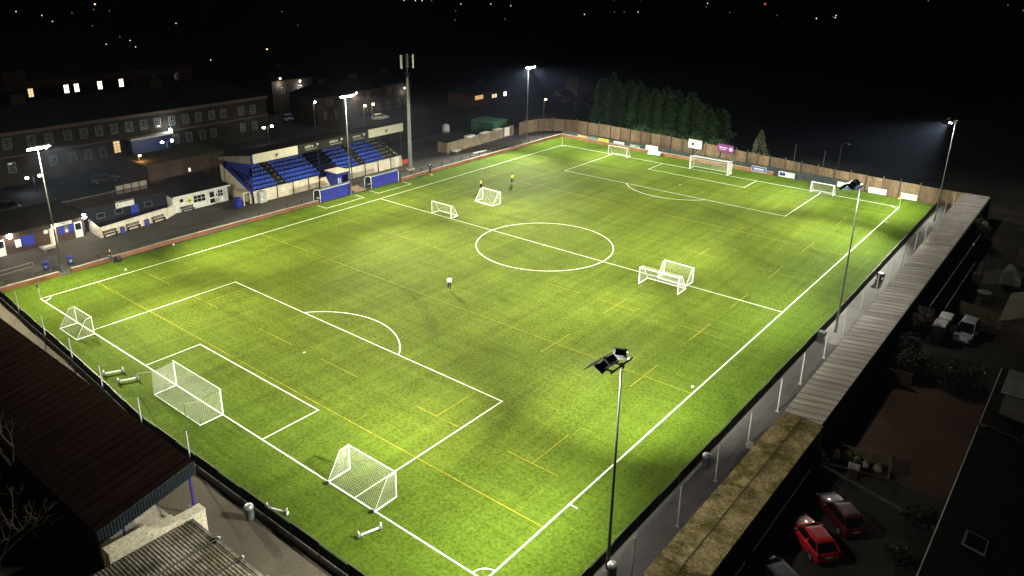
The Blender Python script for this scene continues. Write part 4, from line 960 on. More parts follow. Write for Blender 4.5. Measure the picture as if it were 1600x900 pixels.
MB().box2((-29.8,-14,0),(-29.5,22.8,1.55)).build('wall', BROWN_BRICK, k); MB().box2((-29.86,-14,1.56),(-29.44,22.8,1.64)).build('coping', CONCRETE, k)

# ---------------------------------------------------------------- phone mast, yard beyond the stand
t = k = thing('phone_mast', 'tall pale grey phone mast with three white antennas at the top', 'mast', (-9.3,65.9,0))
MB().tube((-9.3,65.9,0),(-9.3,65.9,16.9),.38,.20,20).build('pole', mat('mast_paint', (.30,.30,.30), .5, .1, .5), k, True)
MB().tube((-9.3,65.9,16.9),(-9.3,65.9,20.4),.10,n=8).build('spigot', DARK, k)
for a in (0.6, 2.5, 4.6):
    x, y = -9.3+.95*math.cos(a), 65.9+1.25*math.sin(a)
    m = MB().box((x,y,19.2),(.22,.34,2.3),a); an = m.build('antenna', mat('antenna_white', (.55,.55,.55), .5, .1), k)
    MB().tube((x,y,18.3),(-9.3,65.9,18.3),.035).tube((x,y,20.0),(-9.3,65.9,20.0),.035).build('arm', DARK, an)
MB().box((-9.3,65.9,17.2),(.9,.9,.10)).box((-8.9,65.6,16.7),(.5,.4,.6)).build('platform', DARK, k)
MB().tube((-9.3,65.9,0),(-9.3,65.9,.25),.75,n=16).build('plinth', CONCRETE, k)
BLOCKW = mat('breeze_block', (.24,.19,.13), .9, .3, .7, fine=7)
t = k = thing('block_wall', 'low concrete block bay wall with dark piers beyond the grandstand', 'wall', (-13.2,90,0))
m = MB(); m.box((-13.2,90.2,1.0),(.22,22.2,2.0),R(3.0)); m.box((-14.0,79.3,1.0),(2.3,.22,2.0),R(3)); m.build('wall', BLOCKW, k)
m = MB()
for i in range(8): y = 79.6+i*3.0; m.box((-12.62-(y-79.2)*.052+.02,y,1.0),(.16,.14,2.02),R(3))
m.build('pier', DARK, k); MB().box((-13.2,90.2,2.04),(.3,22.3,.07),R(3)).build('coping', CONCRETE, k)
for i, (x, y, z, lb) in enumerate([(-13.1,86.3,2.35,'white slab resting on the block wall, nearest the mast'),(-13.35,91.2,2.3,'white slab resting on the block wall, middle of three'),(-13.5,95.6,2.3,'white slab resting on the block wall, under the green container')]):
    t = thing('polystyrene_slab', lb, 'slab', (x,y,2.08), 'white slabs on the block wall'); MB().box((x,y,2.26-.1*(i > 0)),(1.0,2.2,.35-.16*(i > 0)),R(3)).build('slab_body', WHITE, t)
t = thing('white_panel', 'upright white panel on the block wall beside the green container', 'panel', (-13.6,98.8,0)); MB().box((-13.5,98.8,1.1),(.06,1.7,1.9),R(3)).build('panel_body', RENDER_WHITE, t); MB().box((-13.45,98.8,.2),(.1,1.7,.08),R(3)).build('sill', CONCRETE, t)
t = thing('pallet_stack', 'white topped pallet stack lying in front of the block wall', 'pallets', (-11.6,80.6,0))
for z in (.1,.27,.44): MB().box((-11.6,80.6,z),(1.1,1.5,.1),R(10)).build('pallet', WOOD, t)
MB().box((-11.6,80.6,.56),(1.2,1.7,.12),R(8)).build('cover', WHITE, t)
t = thing('plank', 'long white plank lying on the path below the block wall', 'plank', (-8.6,84.2,0)); tag(t); MB().box((-8.6,84.2,.1),(.3,3.6,.18),R(-4)).build('plank_body', WHITE, t); MB().box((-8.6,82.6,.03),(.4,.1,.06)).box((-8.6,85.8,.03),(.4,.1,.06)).build('batten', WOOD, t)
t = k = thing('storage_container', 'green storage container behind the block wall', 'container', (-19,99.5,0))
GR = mat('container_green', (.03,.11,.05), .55, .2, .8)
MB().box((-19.2,99.6,1.45),(6.0,5.0,2.6),R(4)).build('container_body', GR, k); m = MB()
for i in range(14): m.box((-16.2-.0,97.3+i*.35,1.45),(.06,.16,2.4),R(4))
m.build('ribs', GR, k); MB().box((-19.2,99.6,2.8),(6.2,5.2,.1),R(4)).build('roof', mat('container_roof', (.08,.24,.14), .5, .2), k)
MB().box((-16.13,98.6,1.4),(.05,.05,2.3)).box((-16.13,100.4,1.4),(.05,.05,2.3)).build('lock_bar', STEEL, k)
t = k = thing('water_tank', 'round white water tank alone in the dark yard', 'tank', (-26.2,93.3,0))
MB().lathe((-26.2,93.3,0),[(.7,0),(.78,.2),(.78,1.5),(.6,1.75),(.25,1.85),(.25,1.95)],16).build('tank_body', mat('tank_white', (.42,.42,.43), .5, .1), k, True); MB().lathe((-26.2,93.3,1.95),[(.28,0),(.28,.08)],12).build('lid', BLACK, k)

# ---------------------------------------------------------------- institution building and others behind
def hip_roof(name, x0, x1, y0, y1, z, rise, m, parent, over=.4, hip=6):
    x0 -= over; x1 += over; y0 -= over; y1 += over; xm = (x0+x1)/2
    return MB().add([(x0,y0,z),(x1,y0,z),(x1,y1,z),(x0,y1,z),(xm,y0+hip,z+rise),(xm,y1-hip,z+rise)], [(0,3,2,1),(0,1,4),(1,2,5,4),(2,3,5),(3,0,4,5)]).build(name, m, parent)
DIMW = mat('sash_paint', (.11,.11,.106), .6, .1)
t = k = thing('institution_building', 'long two storey brown stone building with many white sash windows and blue porch', 'building', (-56,37,0))
MB().box2((-64,6,0),(-50,64.6,8.9)).build('wall', STONE, k)
MB().box2((-50,5.9,8.3),(-49.7,64.9,8.9)).box2((-50,5.9,4.75),(-49.9,64.9,4.95)).build('cornice', mat('stone_trim', (.075,.058,.044), .9, .15), k)
hip_roof('roof', -64,-50,6,64.6,8.9,3.3,SLATE,k,.5,8)
for y in (20.0,44.0): MB().box2((-57.8,y,11.0),(-56.4,y+2.2,13.6)).build('chimney', STONE, k)
for i, y in enumerate((10.2,13.1,16.0,19.6,22.3,25.3,27.95,30.5,33.1,35.8,38.45,41.1,43.9,46.65,49.3,52.1,54.6,58.6,61.3)):
    window(k, '+x', (-50,y,6.9-.012*(y-25)), 1.25, 1.75, DIMW, None, (3,4), None, .11)
for y in (10.2,16.0,22.3,25.4,28.0,30.6,44.2,46.9,49.7,52.1,58.6,61.4): window(k, '+x', (-50,y,3.1), 1.2, 1.75, DIMW, None, (3,4), None, .11)
window(k, '+x', (-50,33.1,3.55), 1.25, 2.2, mat('lit_frame', (.25,.2,.1), .6, .1), None, (2,4), LITO, .1)
MB().box2((-50,35.0,0),(-48.4,42.6,4.6)).build('porch', mat('navy_porch', (.010,.016,.055), .6, .3), k)
MB().box2((-50,34.8,4.6),(-48.1,42.9,4.9)).build('porch_roof', CONCRETE, k)
wall_lamp('bright bluish white lamp above the blue porch of the institution', (-47.9,42.3,5.5), (.85,.97,1.0), 380, strength=60, r=.26, spot=Vector((-48.6,42.6,5.8)))
t = k = thing('rear_ward_building', 'tall brown building with lit windows rising behind the institution', 'building', (-86,38,0))
MB().box2((-92,8,0),(-80,66,12.3)).build('wall', STONE_RED, k)
hip_roof('roof', -92,-80,8,66,12.3,2.6,SLATE,k,.4,5)
MB().box2((-83,27,12),(-79.5,31,14.6)).build('stair_tower', STONE_RED, k)
for i, (y, lit) in enumerate([(22.4,0),(24.6,0),(27.6,0),(31.6,LITY),(38.3,LITW),(40.3,LITW),(45.0,LITW),(49.5,LITW),(52.6,0),(56.9,0),(62.1,0)]):
    window(k, '+x', (-80,y,10.0), 1.1, 1.8, DIMW if not lit else mat('lit_frame', (.25,.2,.1), .6, .1), None, (2,3), lit or None, .1)
def block(name, label, cat, x0, x1, y0, y1, hgt, wallm, wins, roofrise=2.2, roofm=SLATE):
    k = thing(name, label, cat, ((x0+x1)/2,(y0+y1)/2,0))
    MB().box2((x0,y0,0),(x1,y1,hgt)).build('wall', wallm, k); hip_roof('roof', x0,x1,y0,y1,hgt,roofrise,roofm,k,.3,2.5)
    for (f, c, wd, ht, lit) in wins: window(k, f, c, wd, ht, DIMW, None, (2,3), lit, .1)
    MB().box2(((x0+x1)/2-.5,(y0+y1)/2-.8,hgt+roofrise-1.2),((x0+x1)/2+.5,(y0+y1)/2+.8,hgt+roofrise+1.0)).build('chimney', wallm, k); return k
block('terraced_house', 'brown two storey house in the street behind the stand with narrow pale windows', 'house', -62,-52,79.0,89.6,6.3,STONE,[('+x',(-52,81.0,2.1),.7,1.7,None),('+x',(-52,84.2,2.1),.7,1.7,None),('+x',(-52,87.4,2.1),.7,1.7,None),('+x',(-52,82.4,4.9),1.6,1.3,None)])
block('terraced_house', 'dark brown house whose gable is brightly lit by a wall lamp', 'house', -63,-52.5,90.0,98.8,6.4,STONE_RED,[('+x',(-52.5,93.5,2.0),1.0,1.6,None),('+x',(-52.5,97.4,2.0),1.0,1.6,None),('+x',(-52.5,94.5,4.9),.9,1.5,None)])
block('terraced_house', 'brown house in the street behind the stand, next to the phone mast', 'house', -63,-52,99.2,108,6.9,STONE,[('+x',(-52,100.4,2.0),1.2,1.7,None),('+x',(-52,103.6,2.0),1.2,1.7,None),('+x',(-52,106.2,2.0),1.2,1.7,None),('+x',(-52,100.8,5.4),1.1,1.6,None)])
block('side_block', 'dark stone block between the institution and the brown houses', 'building', -82,-70,80,92,8.0,STONE,[('+x',(-70,83.0,5.5),1.0,1.6,None),('+x',(-70,88.0,5.5),1.0,1.6,None)])
wall_lamp('white lamp lighting a patch of stone on the dark side block, upper of two', (-69.3,82.0,8.6), (1.0,.98,.9), 420, strength=14, r=.2, spot=Vector((-69.2,82,7.2)))
wall_lamp('white lamp lighting a patch of stone on the dark side block, lower one', (-69.3,87.6,7.4), (1.0,.97,.85), 380, strength=14, r=.2, spot=Vector((-69.2,87.6,6.2)))
wall_lamp('white lamp washing the gable of the dark brown house', (-51.8,90.3,6.2), (1.0,.98,.92), 520, strength=10, r=.18, spot=Vector((-51.4,89.9,5.2)))
wall_lamp('white lamp on the brown house beside the phone mast', (-51.4,105.4,5.6), (1.0,.97,.85), 300, strength=10, r=.18, spot=Vector((-51.0,105.2,4.6)))
block('bungalow', 'distant bungalow with an orange window and two yellow lit windows', 'house', -50,-42.5,119.5,136,3.0,STONE_RED,[('+x',(-42.5,123.2,2.1),3.4,1.2,LITO),('+x',(-42.5,129.4,1.75),2.2,1.1,LITY),('+x',(-42.5,133.9,1.75),1.4,1.3,LITW)],1.8)

def street_lamp(label, x, y, hgt, c, e, strength=60, r=.22, group='street lamps around the ground', double=False, arm=.5, globe=False):
    t = thing('street_lamp', label, 'street lamp', (x,y,0), group)
    MB().tube((x,y,0),(x,y,hgt),.07,.05).build('pole', DARK if globe else POLE, t)
    em = emit('street_glass_%.2f_%.2f_%d' % (c[1], c[2], strength), c, strength)
    offs = ((0,-arm),(0,arm)) if double else ((arm,0),)
    m = MB()
    for ox, oy in offs: m.tube((x,y,hgt-.2),(x+ox,y+oy,hgt),.03)
    m.build('arm', DARK if globe else POLE, t)
    for ox, oy in offs: MB().ball((x+ox,y+oy,hgt),r,10,8,.75).build('lamp_head', em, t, True)
    if e: lamp('street_light', 'POINT', (x+offs[0][0]*1.2,y+offs[0][1]*1.2,hgt-.4), e, c, t, r=.2)
    return t
WL = (.86,.97,1.0); OR = (1.0,.52,.16)
street_lamp('twin white globe lamp post in front of the blue porch', -44,39.35,4.4,WL,420,50,.27,double=True,arm=.95,globe=True)
street_lamp('twin white globe lamp post behind the kiosk row, left of the tall floodlight', -44,16.75,2.5,WL,220,40,.26,double=True,arm=.95,globe=True)
street_lamp('twin white globe lamp post at the end of the institution, left of the stand roof', -44,60.4,3.8,WL,260,50,.27,double=True,arm=.95,globe=True)
street_lamp('low orange lamp glowing above the brown brick building', -31.6,28.0,6.0,OR,160,30,.2)
street_lamp('white street lamp between the side block and the brown houses', -50.5,76.9,5.9,(1,.98,.9),200,60,.24)
street_lamp('yellow street lamp in front of the brightly lit gable', -47.5,91.0,4.0,(1,.75,.25),260,40,.26)
street_lamp('small white street lamp behind the stand roof, lower left of the yellow one', -66.0,84.0,4.2,(1,.98,.9),120,40,.2)
street_lamp('orange street lamp right of the phone mast', -38.9,81.1,6.0,OR,320,60,.26)
street_lamp('orange street lamp seen directly behind the phone mast top', -54.8,109.0,6.0,OR,320,40,.24)
street_lamp('orange street lamp on the road beyond the far corner', -20.3,121.4,4.5,(1,.62,.30),420,60,.2)
t = thing('street_lamp', 'thin unlit street lamp beyond the tall brown fence', 'street lamp', (49.4,119.5,0)); MB().tube((49.4,119.5,0),(49.4,119.5,4.4),.05).build('pole', DARK, t); MB().path([(49.4,119.5,4.4),(49.9,119.5,4.8),(50.5,119.5,4.7)],.04).build('arm', DARK, t); MB().box((50.6,119.5,4.66),(.5,.16,.1)).build('lamp_head', mat('unlit_lamp', (.2,.2,.22), .5, .1), t)

# lamps of the dark town; a lit shop is built as lamps too
town = [(-582,201,'w'),(-391,143,'w'),(-353,141,'y'),(-311,129,'y'),(-433,204,'o'),(-382,180,'d'),(-363,160,'d'),(-367,182,'d'),(-275,131,'d'),(-219,116,'d'),(-196,100,'w'),(-203,112,'w'),(-181,103,'y'),(-264,164,'w'),
 (-131,101,'w'),(-144,130,'o'),(-537,335,'w'),(-518,360,'y'),(-468,392,'w'),(-483,407,'d'),(-441,411,'w'),(-357,402,'d'),(-341,396,'w'),(-337,399,'w'),(-348,391,'w'),(-332,404,'d'),(-290,390,'w'),(-276,406,'w'),(-254,401,'w'),(-365,542,'o'),(-315,555,'o'),(-170,365,'w'),
 (-251,530,'d'),(-171,400,'d'),(-167,405,'d'),(-160,410,'w'),(-237,548,'d'),(-277,657,'w'),(-177,545,'w'),(-158,502,'d'),(-218,696,'w'),(-118,451,'d'),(-143,573,'r'),(-87,449,'d'),(-60,438,'y'),(-61,441,'y'),(-55,456,'w'),(-61,477,'w'),(-58,462,'d'),(-175,699,'d'),
 (-67,755,'d'),(-3,727,'d'),(-58,900,'b'),(17,644,'d'),(-218,198,'d'),(-191,276,'d'),(-178,301,'d'),(-330,560,'r'),(-420,480,'r'),(-500,250,'d'),(-455,300,'d'),(-302,250,'d'),(-240,330,'d')]
TC = dict(w=((.92,.97,1),2.0,.24,'white'),y=((1,.85,.55),1.8,.25,'yellow'),o=((1,.55,.22),2.6,.42,'orange'),d=((.9,.95,1),.22,.26,'faint'),r=((1,.16,.06),.35,.8,'red'),b=((.4,.5,1),.25,.8,'faint blue'))
for x, y, q in town:
    c, s, k0, nm = TC[q]; d = math.hypot(x-88, y+28); r = k0*d/400*.85; z = 6.0
    t = thing('street_lamp', 'tiny %s lamp far off in the dark town' % nm, 'street lamp', (x,y,0), 'tiny %s lamps of the far town' % nm)
    MB().tube((x,y,0),(x,y,z),.10,.07,5).build('pole', DARK, t); MB().ball((x,y,z),r,8,6).build('lamp_head', emit('town_'+q, c, s), t)

# ---------------------------------------------------------------- cars
CHROME = mat('chrome', (.6,.6,.6), .15, .05, 2, 1.0); TYRE = mat('tyre', (.012,.012,.012), .8, .2); CARGLASS = mat('car_glass', (.006,.007,.008), .05, .1)
def car(label, loc, rz, paint, L=4.1, W=1.74, H=1.46, kind='hatch', group=None):
    """nose towards local +x"""
    t = thing('parked_car', label, 'car', (0,0,0), group); h = L/2
    bonnet, tail = .80, (.88 if kind != 'saloon' else .92)
    st = [(-h,.30,.62,.66),(-h+.07,.22,tail,.80),(-h+.5,.19,.93,.87),(-.2,.18,.92,.87),(h-1.25,.18,.90,.87),(h-.55,.20,bonnet,.84),(h-.12,.24,.68,.76),(h,.32,.56,.60)]
    rings = [[(x,-w*W/1.74*.94,z0),(x,-w*W/1.74,z0+.2),(x,-w*W/1.74,(z0+z1)/2+.1),(x,-w*W/1.74*.93,z1-.02),(x,-w*W/1.74*.5,z1+.03),(x,w*W/1.74*.5,z1+.03),(x,w*W/1.74*.93,z1-.02),(x,w*W/1.74,(z0+z1)/2+.1),(x,w*W/1.74,z0+.2),(x,w*W/1.74*.94,z0)] for x, z0, z1, w in st]
    o = MB().loft(rings).build('body', paint, t, True); md = o.modifiers.new('round', 'BEVEL'); md.width = .02; md.segments = 2; md.limit_method = 'ANGLE'; md.angle_limit = R(50)
    b0, b1 = (-h+.10, h-1.22); r0, r1 = (-h+.62, h-2.05)
    if kind == 'saloon': b0, r0 = -h+.6, -h+1.15
    def ring(z, xa, xb, w): return [(xa,-w,z),(xb,-w,z),(xb,w,z),(xa,w,z)]
    wb, wr = W/2-.10, W/2-.27
    MB().loft([ring(.90,b0,b1,wb),ring(H-.10,r0-.02,r1+.05,wr+.02)]).build('greenhouse', CARGLASS, t)
    m = MB(); m.loft([ring(H-.12,r0-.05,r1+.10,wr+.04),ring(H-.03,r0+.03,r1-.02,wr),ring(H,r0+.25,r1-.25,wr-.2)])
    for s in (-1,1):
        for (xa,xb) in ((b0,r0-.03),(b1,r1+.08),(b0+(b1-b0)*.47,r0+(r1-r0)*.47)): m.tube((xa,s*(wb+.004),.90),(xb,s*(wr+.03),H-.1),.035)
    m.build('roof', paint, t)
    for sx, rx in ((h-.78,1),(-h+.70,-1)):
        for s in (-1,1):
            wv = MB().tube((sx,s*(W/2-.22),.31),(sx,s*(W/2+.005),.31),.31,n=18).build('wheel', TYRE, t)
            MB().tube((sx,s*(W/2),.31),(sx,s*(W/2+.012),.31),.20,n=10).build('rim', STEEL, wv)
    for s in (-1,1):
        MB().box((h-.19,s*W*.36,.64),(.22,.34,.13),s*R(-18)).build('headlight', CHROME, t)
        MB().box((-h+.08,s*W*.40,.78),(.14,.2,.2)).build('tail_light', mat('tail_lamp', (.25,.01,.01), .2, .1), t)
        MB().box((b1-.45,s*(W/2+.05),.98),(.12,.2,.13)).build('mirror', paint, t)
    MB().box((h-.02,0,.45),(.06,.9,.12)).build('grille', BLACK, t); MB().box((-h+.005,0,.62),(.03,.5,.11)).build('number_plate', WHITE, t)
    t.location = loc; t.rotation_euler = (0,0,rz); return t
def paint(name, c, rough=.18):
    m, nt, b = principled(name); b.inputs['Base Color'].default_value = (*c,1); b.inputs['Roughness'].default_value = .42
    b.inputs['Coat Weight'].default_value = .35; b.inputs['Coat Roughness'].default_value = .04
    f = noise(nt, coords(nt), 3, 3); nt.links.new(ramp(nt, f, [(.3, tuple(x*.92 for x in c)), (.7, tuple(min(1,x*1.06) for x in c))]), b.inputs['Base Color']); return m
RED = paint('red_car_paint', (.60,.012,.018)); MAROON = paint('maroon_car_paint', (.075,.004,.007)); SILVER = paint('silver_car_paint', (.42,.42,.44)); DKGREY = paint('grey_car_paint', (.05,.055,.06))
car('bright red hatchback parked by the mossy roof, nearest the camera of two red cars', (78.85,16.1,0), R(140), RED)
car('dark maroon hatchback parked beside the bright red one', (79.6,19.7,0), R(137), MAROON)
car('dark car mostly out of sight at the bottom beside the mossy roof', (78.2,11.3,0), R(150), DKGREY)
car('silver off-road car parked beside two white topped cabins', (81.1,56.4,0), R(-93), SILVER, 4.5, 1.8, 1.85, group=None)
car('dim silver and red car behind the kiosk row yard wall', (-41.5,26.6,0), R(75), paint('dull_car_paint', (.06,.045,.045)), 4.3)
for i, (x, y) in enumerate([(-34.5,4.0),(-37.5,7.0),(-36.5,10.2)]):
    car(['dark car in the unlit yard behind the kiosk row, at the picture edge','dark car in the unlit yard behind the kiosk row, middle of three','dark car in the unlit yard behind the kiosk row, nearest the twin lamp'][i], (x,y,0), R(20), DKGREY, 4.2, group='dark cars in the unlit yard')
car('pale car under the lit gable behind the stand', (-47.5,93.5,0), R(80), SILVER, 4.2)
car('dark blue car by the side block behind the stand', (-62,79.0,0), R(70), paint('blue_car_paint', (.02,.04,.18)), 4.2)

# ---------------------------------------------------------------- long covered terrace on the right
def corr_roof(name, a, b, c, d, n, amp, m, parent, zig=4):
    """corrugated sheet over quad a-b (front edge) d-c (back edge); ridges run from a-b to d-c, n ridges along the length"""
    a, b, c, d = map(Vector, (a, b, c, d)); vs = []; fs = []; k = n*zig
    for i in range(k+1):
        u = i/k; ph = (i % zig)/zig; z = amp*(1 if ph in (.25,.5) else 0)
        p, q = a.lerp(b, u), d.lerp(c, u); up_ = Vector((0,0,z)); dn = Vector((0,0,-.05))
        vs += [p+up_, q+up_, p+dn, q+dn]
    for i in range(k):
        e = 4*i; fs += [(e,e+4,e+5,e+1),(e+2,e+3,e+7,e+6),(e,e+2,e+6,e+4),(e+1,e+5,e+7,e+3)]
    e = 4*k; fs += [(0,1,3,2),(e,e+2,e+3,e+1)]
    return MB().add(vs, fs).build(name, m, parent)
METALROOF = roof_material('metal_roof_sheet', (.20,.185,.175), (.265,.247,.235), None, 1, .95)
MOSSROOF = roof_material('mossy_roof_sheet', (.175,.135,.078), (.235,.18,.105), (.062,.054,.018), 1, 1.1)
t = k = thing('covered_terrace', 'long shelter with pale corrugated metal roof beside the grey path', 'shelter', (74.5,65,0))
corr_roof('roof', (73.15,26.0,2.95), (72.15,104.6,2.95), (75.9,103.2,3.3), (76.2,25.3,3.3), 83, .03, METALROOF, k)
MB().box2((76.05,25.6,0),(76.15,103,3.22)).build('back_wall', DARKCON, k)
m = MB()
for i in range(20):
    y = 27+i*4.0; m2 = MB().box((73.15-(y-26)*.0127+.1,y,1.45),(.1,.1,2.9)); m2.build('roof_post', DARK, k)
MB().add([(74.2,26,0),(73.4,103,0),(75.9,103,0),(76.0,26,0),(74.2,26,.4),(73.4,103,.4),(75.9,103,.4),(76.0,26,.4)], [(4,5,6,7),(0,1,5,4),(0,4,7,3),(1,2,6,5)]).build('terrace_step', DARKCON, k)
t = k = thing('mossy_shelter', 'older shelter with mossy brown corrugated roof, nearest the camera', 'shelter', (74.6,10,0))
corr_roof('roof', (73.0,-12,2.9), (73.15,25.9,2.9), (76.35,25.2,3.25), (76.2,-12,3.25), 178, .065, MOSSROOF, k)
MB().box2((74.6,-12,3.13),(74.68,25.4,3.16)).build('sheet_joint', mat('joint_dark', (.05,.045,.03), .9, .2), k)
MB().box2((76.1,-12,0),(76.2,25.2,3.15)).build('back_wall', DARKCON, k)
for i in range(9): MB().box((73.2,-10+i*4.3,1.42),(.1,.1,2.85)).build('roof_post', DARK, k)

# ---------------------------------------------------------------- yards and gardens on the right
def panel_fence(label, p, q, hgt, m, n, top=None):
    t = thing('garden_fence', label, 'fence', (*p,0)); d = Vector((q[0]-p[0],q[1]-p[1],0)); a = math.atan2(d.y,d.x)
    for i in range(n):
        u = (i+.5)/n; MB().box((p[0]+d.x*u,p[1]+d.y*u,hgt/2),(d.length/n-.1,.05,hgt),a).build('panel', m, t)
        MB().box((p[0]+d.x*i/n,p[1]+d.y*i/n,hgt/2+.08),(.1,.1,hgt+.16),a).build('post', WOOD, t)
    MB().box((p[0]+d.x/2,p[1]+d.y/2,hgt+.05),(d.length,.09,.06),a).build('top_rail', top or WOOD, t); return t
DKFENCE = mat('dark_fence', (.03,.026,.022), .85, .3, 1)
RAILPALE = mat('pale_rail', (.30,.29,.28), .7, .15)
panel_fence('dark garden fence with long pale top rail, nearer the metal roof', (77.25,57.5),(77.35,92.0),1.9,DKFENCE,16,RAILPALE)
panel_fence('dark garden fence with pale top rail, beside the white topped cabins', (78.6,58.0),(78.65,75.0),1.9,DKFENCE,8,RAILPALE)
panel_fence('low dark timber fence behind the silver off-road car', (79.5,62.0),(84.5,60.5),1.6,WOOD,3)
panel_fence('short dark fence at the head of the brown yard below the bushes', (76.8,41.6),(79.2,42.0),1.3,WOOD,2)
t = k = thing('compost_pen', 'open wooden pen holding rubbish bags at the edge of the brown yard', 'pen', (79,27,0))
MB().box((79.2,27.6,.55),(3.6,.1,1.1),R(14)).build('back_panel', mat('pen_timber', (.17,.14,.085), .85, .3, 2), k)
MB().box((80.95,27.35,.55),(.1,1.5,1.1),R(14)).build('side_panel', mat('pen_timber', (.17,.14,.085), .85, .3, 2), k)
for x, y in ((77.45,27.15),(80.9,28.0),(81.1,26.6)): MB().box((x,y,.65),(.12,.12,1.3)).build('post', WOOD, k)
def sack(label, x, y, r, m, sz=.9):
    t = thing('rubbish_bag', label, 'bag', (x,y,0), 'rubbish bags in the wooden pen')
    b = MB().ball((x,y,r*sz*.9), r, 9, 6, sz); rr = random.Random(int(x*100))
    b.v = [Vector((v.x+rr.uniform(-.05,.05), v.y+rr.uniform(-.05,.05), max(.0, v.z+rr.uniform(-.04,.04)))) for v in b.v]
    b.build('bag_body', m, t); MB().tube((x,y,r*sz*1.7),(x+.04,y+.03,r*sz*1.7+.16),.05,.08,6).build('knot', m, t)
sack('pale rubbish bag standing outside the wooden pen, leftmost', 77.25,26.6,.34,RENDER_WHITE,1.5)
sack('white rubbish bag in the wooden pen beside the pale one outside', 77.95,27.0,.36,WHITE,1.3)
sack('bright green bag in the wooden pen', 78.7,27.0,.34,mat('bag_green', (.22,.38,.05), .4, .1))
sack('black rubbish bag at the front of the wooden pen', 78.75,26.5,.4,BLACK)
sack('grey white rubbish bag in the middle of the wooden pen', 79.3,26.85,.33,ADM)
sack('pale yellow rubbish bag at the end of the wooden pen', 80.2,27.15,.33,mat('bag_buff', (.36,.33,.22), .5, .1))
t = thing('brick_planter', 'small square brick planter in front of the wooden pen', 'planter', (78.9,25.3,0)); MB().box((78.9,25.3,.4),(.7,.7,.8),R(10)).build('planter_body', BROWN_BRICK, t); MB().box((78.9,25.3,.83),(.8,.8,.06),R(10)).build('coping', CONCRETE, t)
def cabin(label, x, y):
    t = thing('portable_cabin', label, 'cabin', (0,0,0), 'white topped cabins')
    MB().box((0,0,1.06),(1.0,1.75,2.1)).build('cabin_body', mat('cabin_green', (.015,.022,.020), .5, .2), t)
    MB().loft([[(-.58,y_,2.12),(-.55,y_,2.2),(0,y_,2.24),(.55,y_,2.2),(.58,y_,2.12)] for y_ in (-.95,.95)]).build('roof', mat('cabin_roof', (.60,.57,.56), .6, .1, 1.5), t)
    d = MB().box((0,-.89,1.0),(.75,.03,1.9)).build('door', mat('cabin_door', (.03,.04,.04), .5, .2), t); MB().box((.28,-.92,1.0),(.05,.04,.16)).build('handle', STEEL, d)
    t.location = (x,y,0)
cabin('white topped dark cabin nearer the fence with the pale rail', 79.15, 55.45)
cabin('white topped dark cabin nearer the bushes, in front of the other', 79.05, 53.25)
t = thing('garden_table', 'round pale garden table in the dark garden behind the cabins', 'table', (80.8,69.0,0)); MB().lathe((80.8,69.0,.7),[(.75,0),(.75,.05)],20).build('table_top', RAILPALE, t); MB().tube((80.8,69.0,0),(80.8,69.0,.7),.07).build('leg', DARK, t)
t = thing('plastic_crate', 'small white crate on the ground in the dark garden', 'crate', (79.2,65.3,0)); m = MB(); m.box((79.2,65.3,.05),(.6,.4,.1)); 
for s in (-.28,.28): m.box((79.2+s,65.3,.22),(.04,.4,.25))
for s in (-.18,.18): m.box((79.2,65.3+s,.22),(.52,.04,.25))
m.build('crate_body', WHITE, t); MB().box((79.2,65.3,.36),(.62,.06,.04)).build('handle', WHITE, t)
def gable_house(name, label, cat, x0, x1, y0, y1, hgt, rise, wallm, roofm, axis='y'):
    k = thing(name, label, cat, ((x0+x1)/2,(y0+y1)/2,0)); MB().box2((x0+.3,y0+.3,0),(x1-.3,y1-.3,hgt-(rise if axis == 'mono' else 0))).build('wall', wallm, k)
    if axis == 'mono': MB().box2((x0+.05,y0+.3,0),(x0+.3,y1-.3,hgt-.1)).build('wall', wallm, k)
    if axis == 'mono':
        v = [(x0,y0,hgt),(x1,y0,hgt-rise),(x1,y1,hgt-rise),(x0,y1,hgt)]; rf = MB().add(v+[(x,y,z+.14) for x, y, z in v], [(3,2,1,0),(4,5,6,7),(0,1,5,4),(1,2,6,5),(2,3,7,6),(3,0,4,7)]).build('roof', roofm, k); return k, rf
    if axis == 'y':
        xm = (x0+x1)/2; v = [(x0,y0,hgt),(x1,y0,hgt),(xm,y0,hgt+rise),(x0,y1,hgt),(x1,y1,hgt),(xm,y1,hgt+rise)]
    else:
        ym = (y0+y1)/2; v = [(x0,y1,hgt),(x0,y0,hgt),(x0,ym,hgt+rise),(x1,y1,hgt),(x1,y0,hgt),(x1,ym,hgt+rise)]
    rf = MB().add(v, [(0,2,5,3),(1,4,5,2),(0,1,2),(3,5,4),(0,3,4,1)]).build('roof', roofm, k); return k, rf
TILE = mat('dark_roof_tiles', (.022,.0175,.016), .9, .35, .8, fine=9)
GREYROOF = mat('grey_flat_roof', (.10,.095,.092), .9, .25, .8, fine=6)
k, rf = gable_house('house', 'house with big dark tiled roof and a skylight at the corner of the picture', 'house', 85.6, 97.4, 2, 29.5, 5.0, 1.9, BROWN_BRICK, TILE, 'mono')
m = MB(); s = -.161
def onroof(x, y, h=0): return (x, y, 5.14+(x-85.6)*s+h)
m.loft([[onroof(x,y,hh) for x, y in ((86.9,15.4),(88.1,15.4),(88.1,16.9),(86.9,16.9))] for hh in (.02,.10)]); sk = m.build('skylight', RAILPALE, rf)
MB().loft([[onroof(x,y,hh) for x, y in ((87.02,15.5),(87.98,15.5),(87.98,16.8),(87.02,16.8))] for hh in (.101,.115)]).build('pane', GLASS, sk)
MB().box2((90.6,9.0,3.5),(91.8,10.6,6.2)).build('chimney', BROWN_BRICK, rf)
MB().path([(85.55,2,4.95),(85.55,29.5,4.95)],.07,8).build('gutter', BLACK, k)
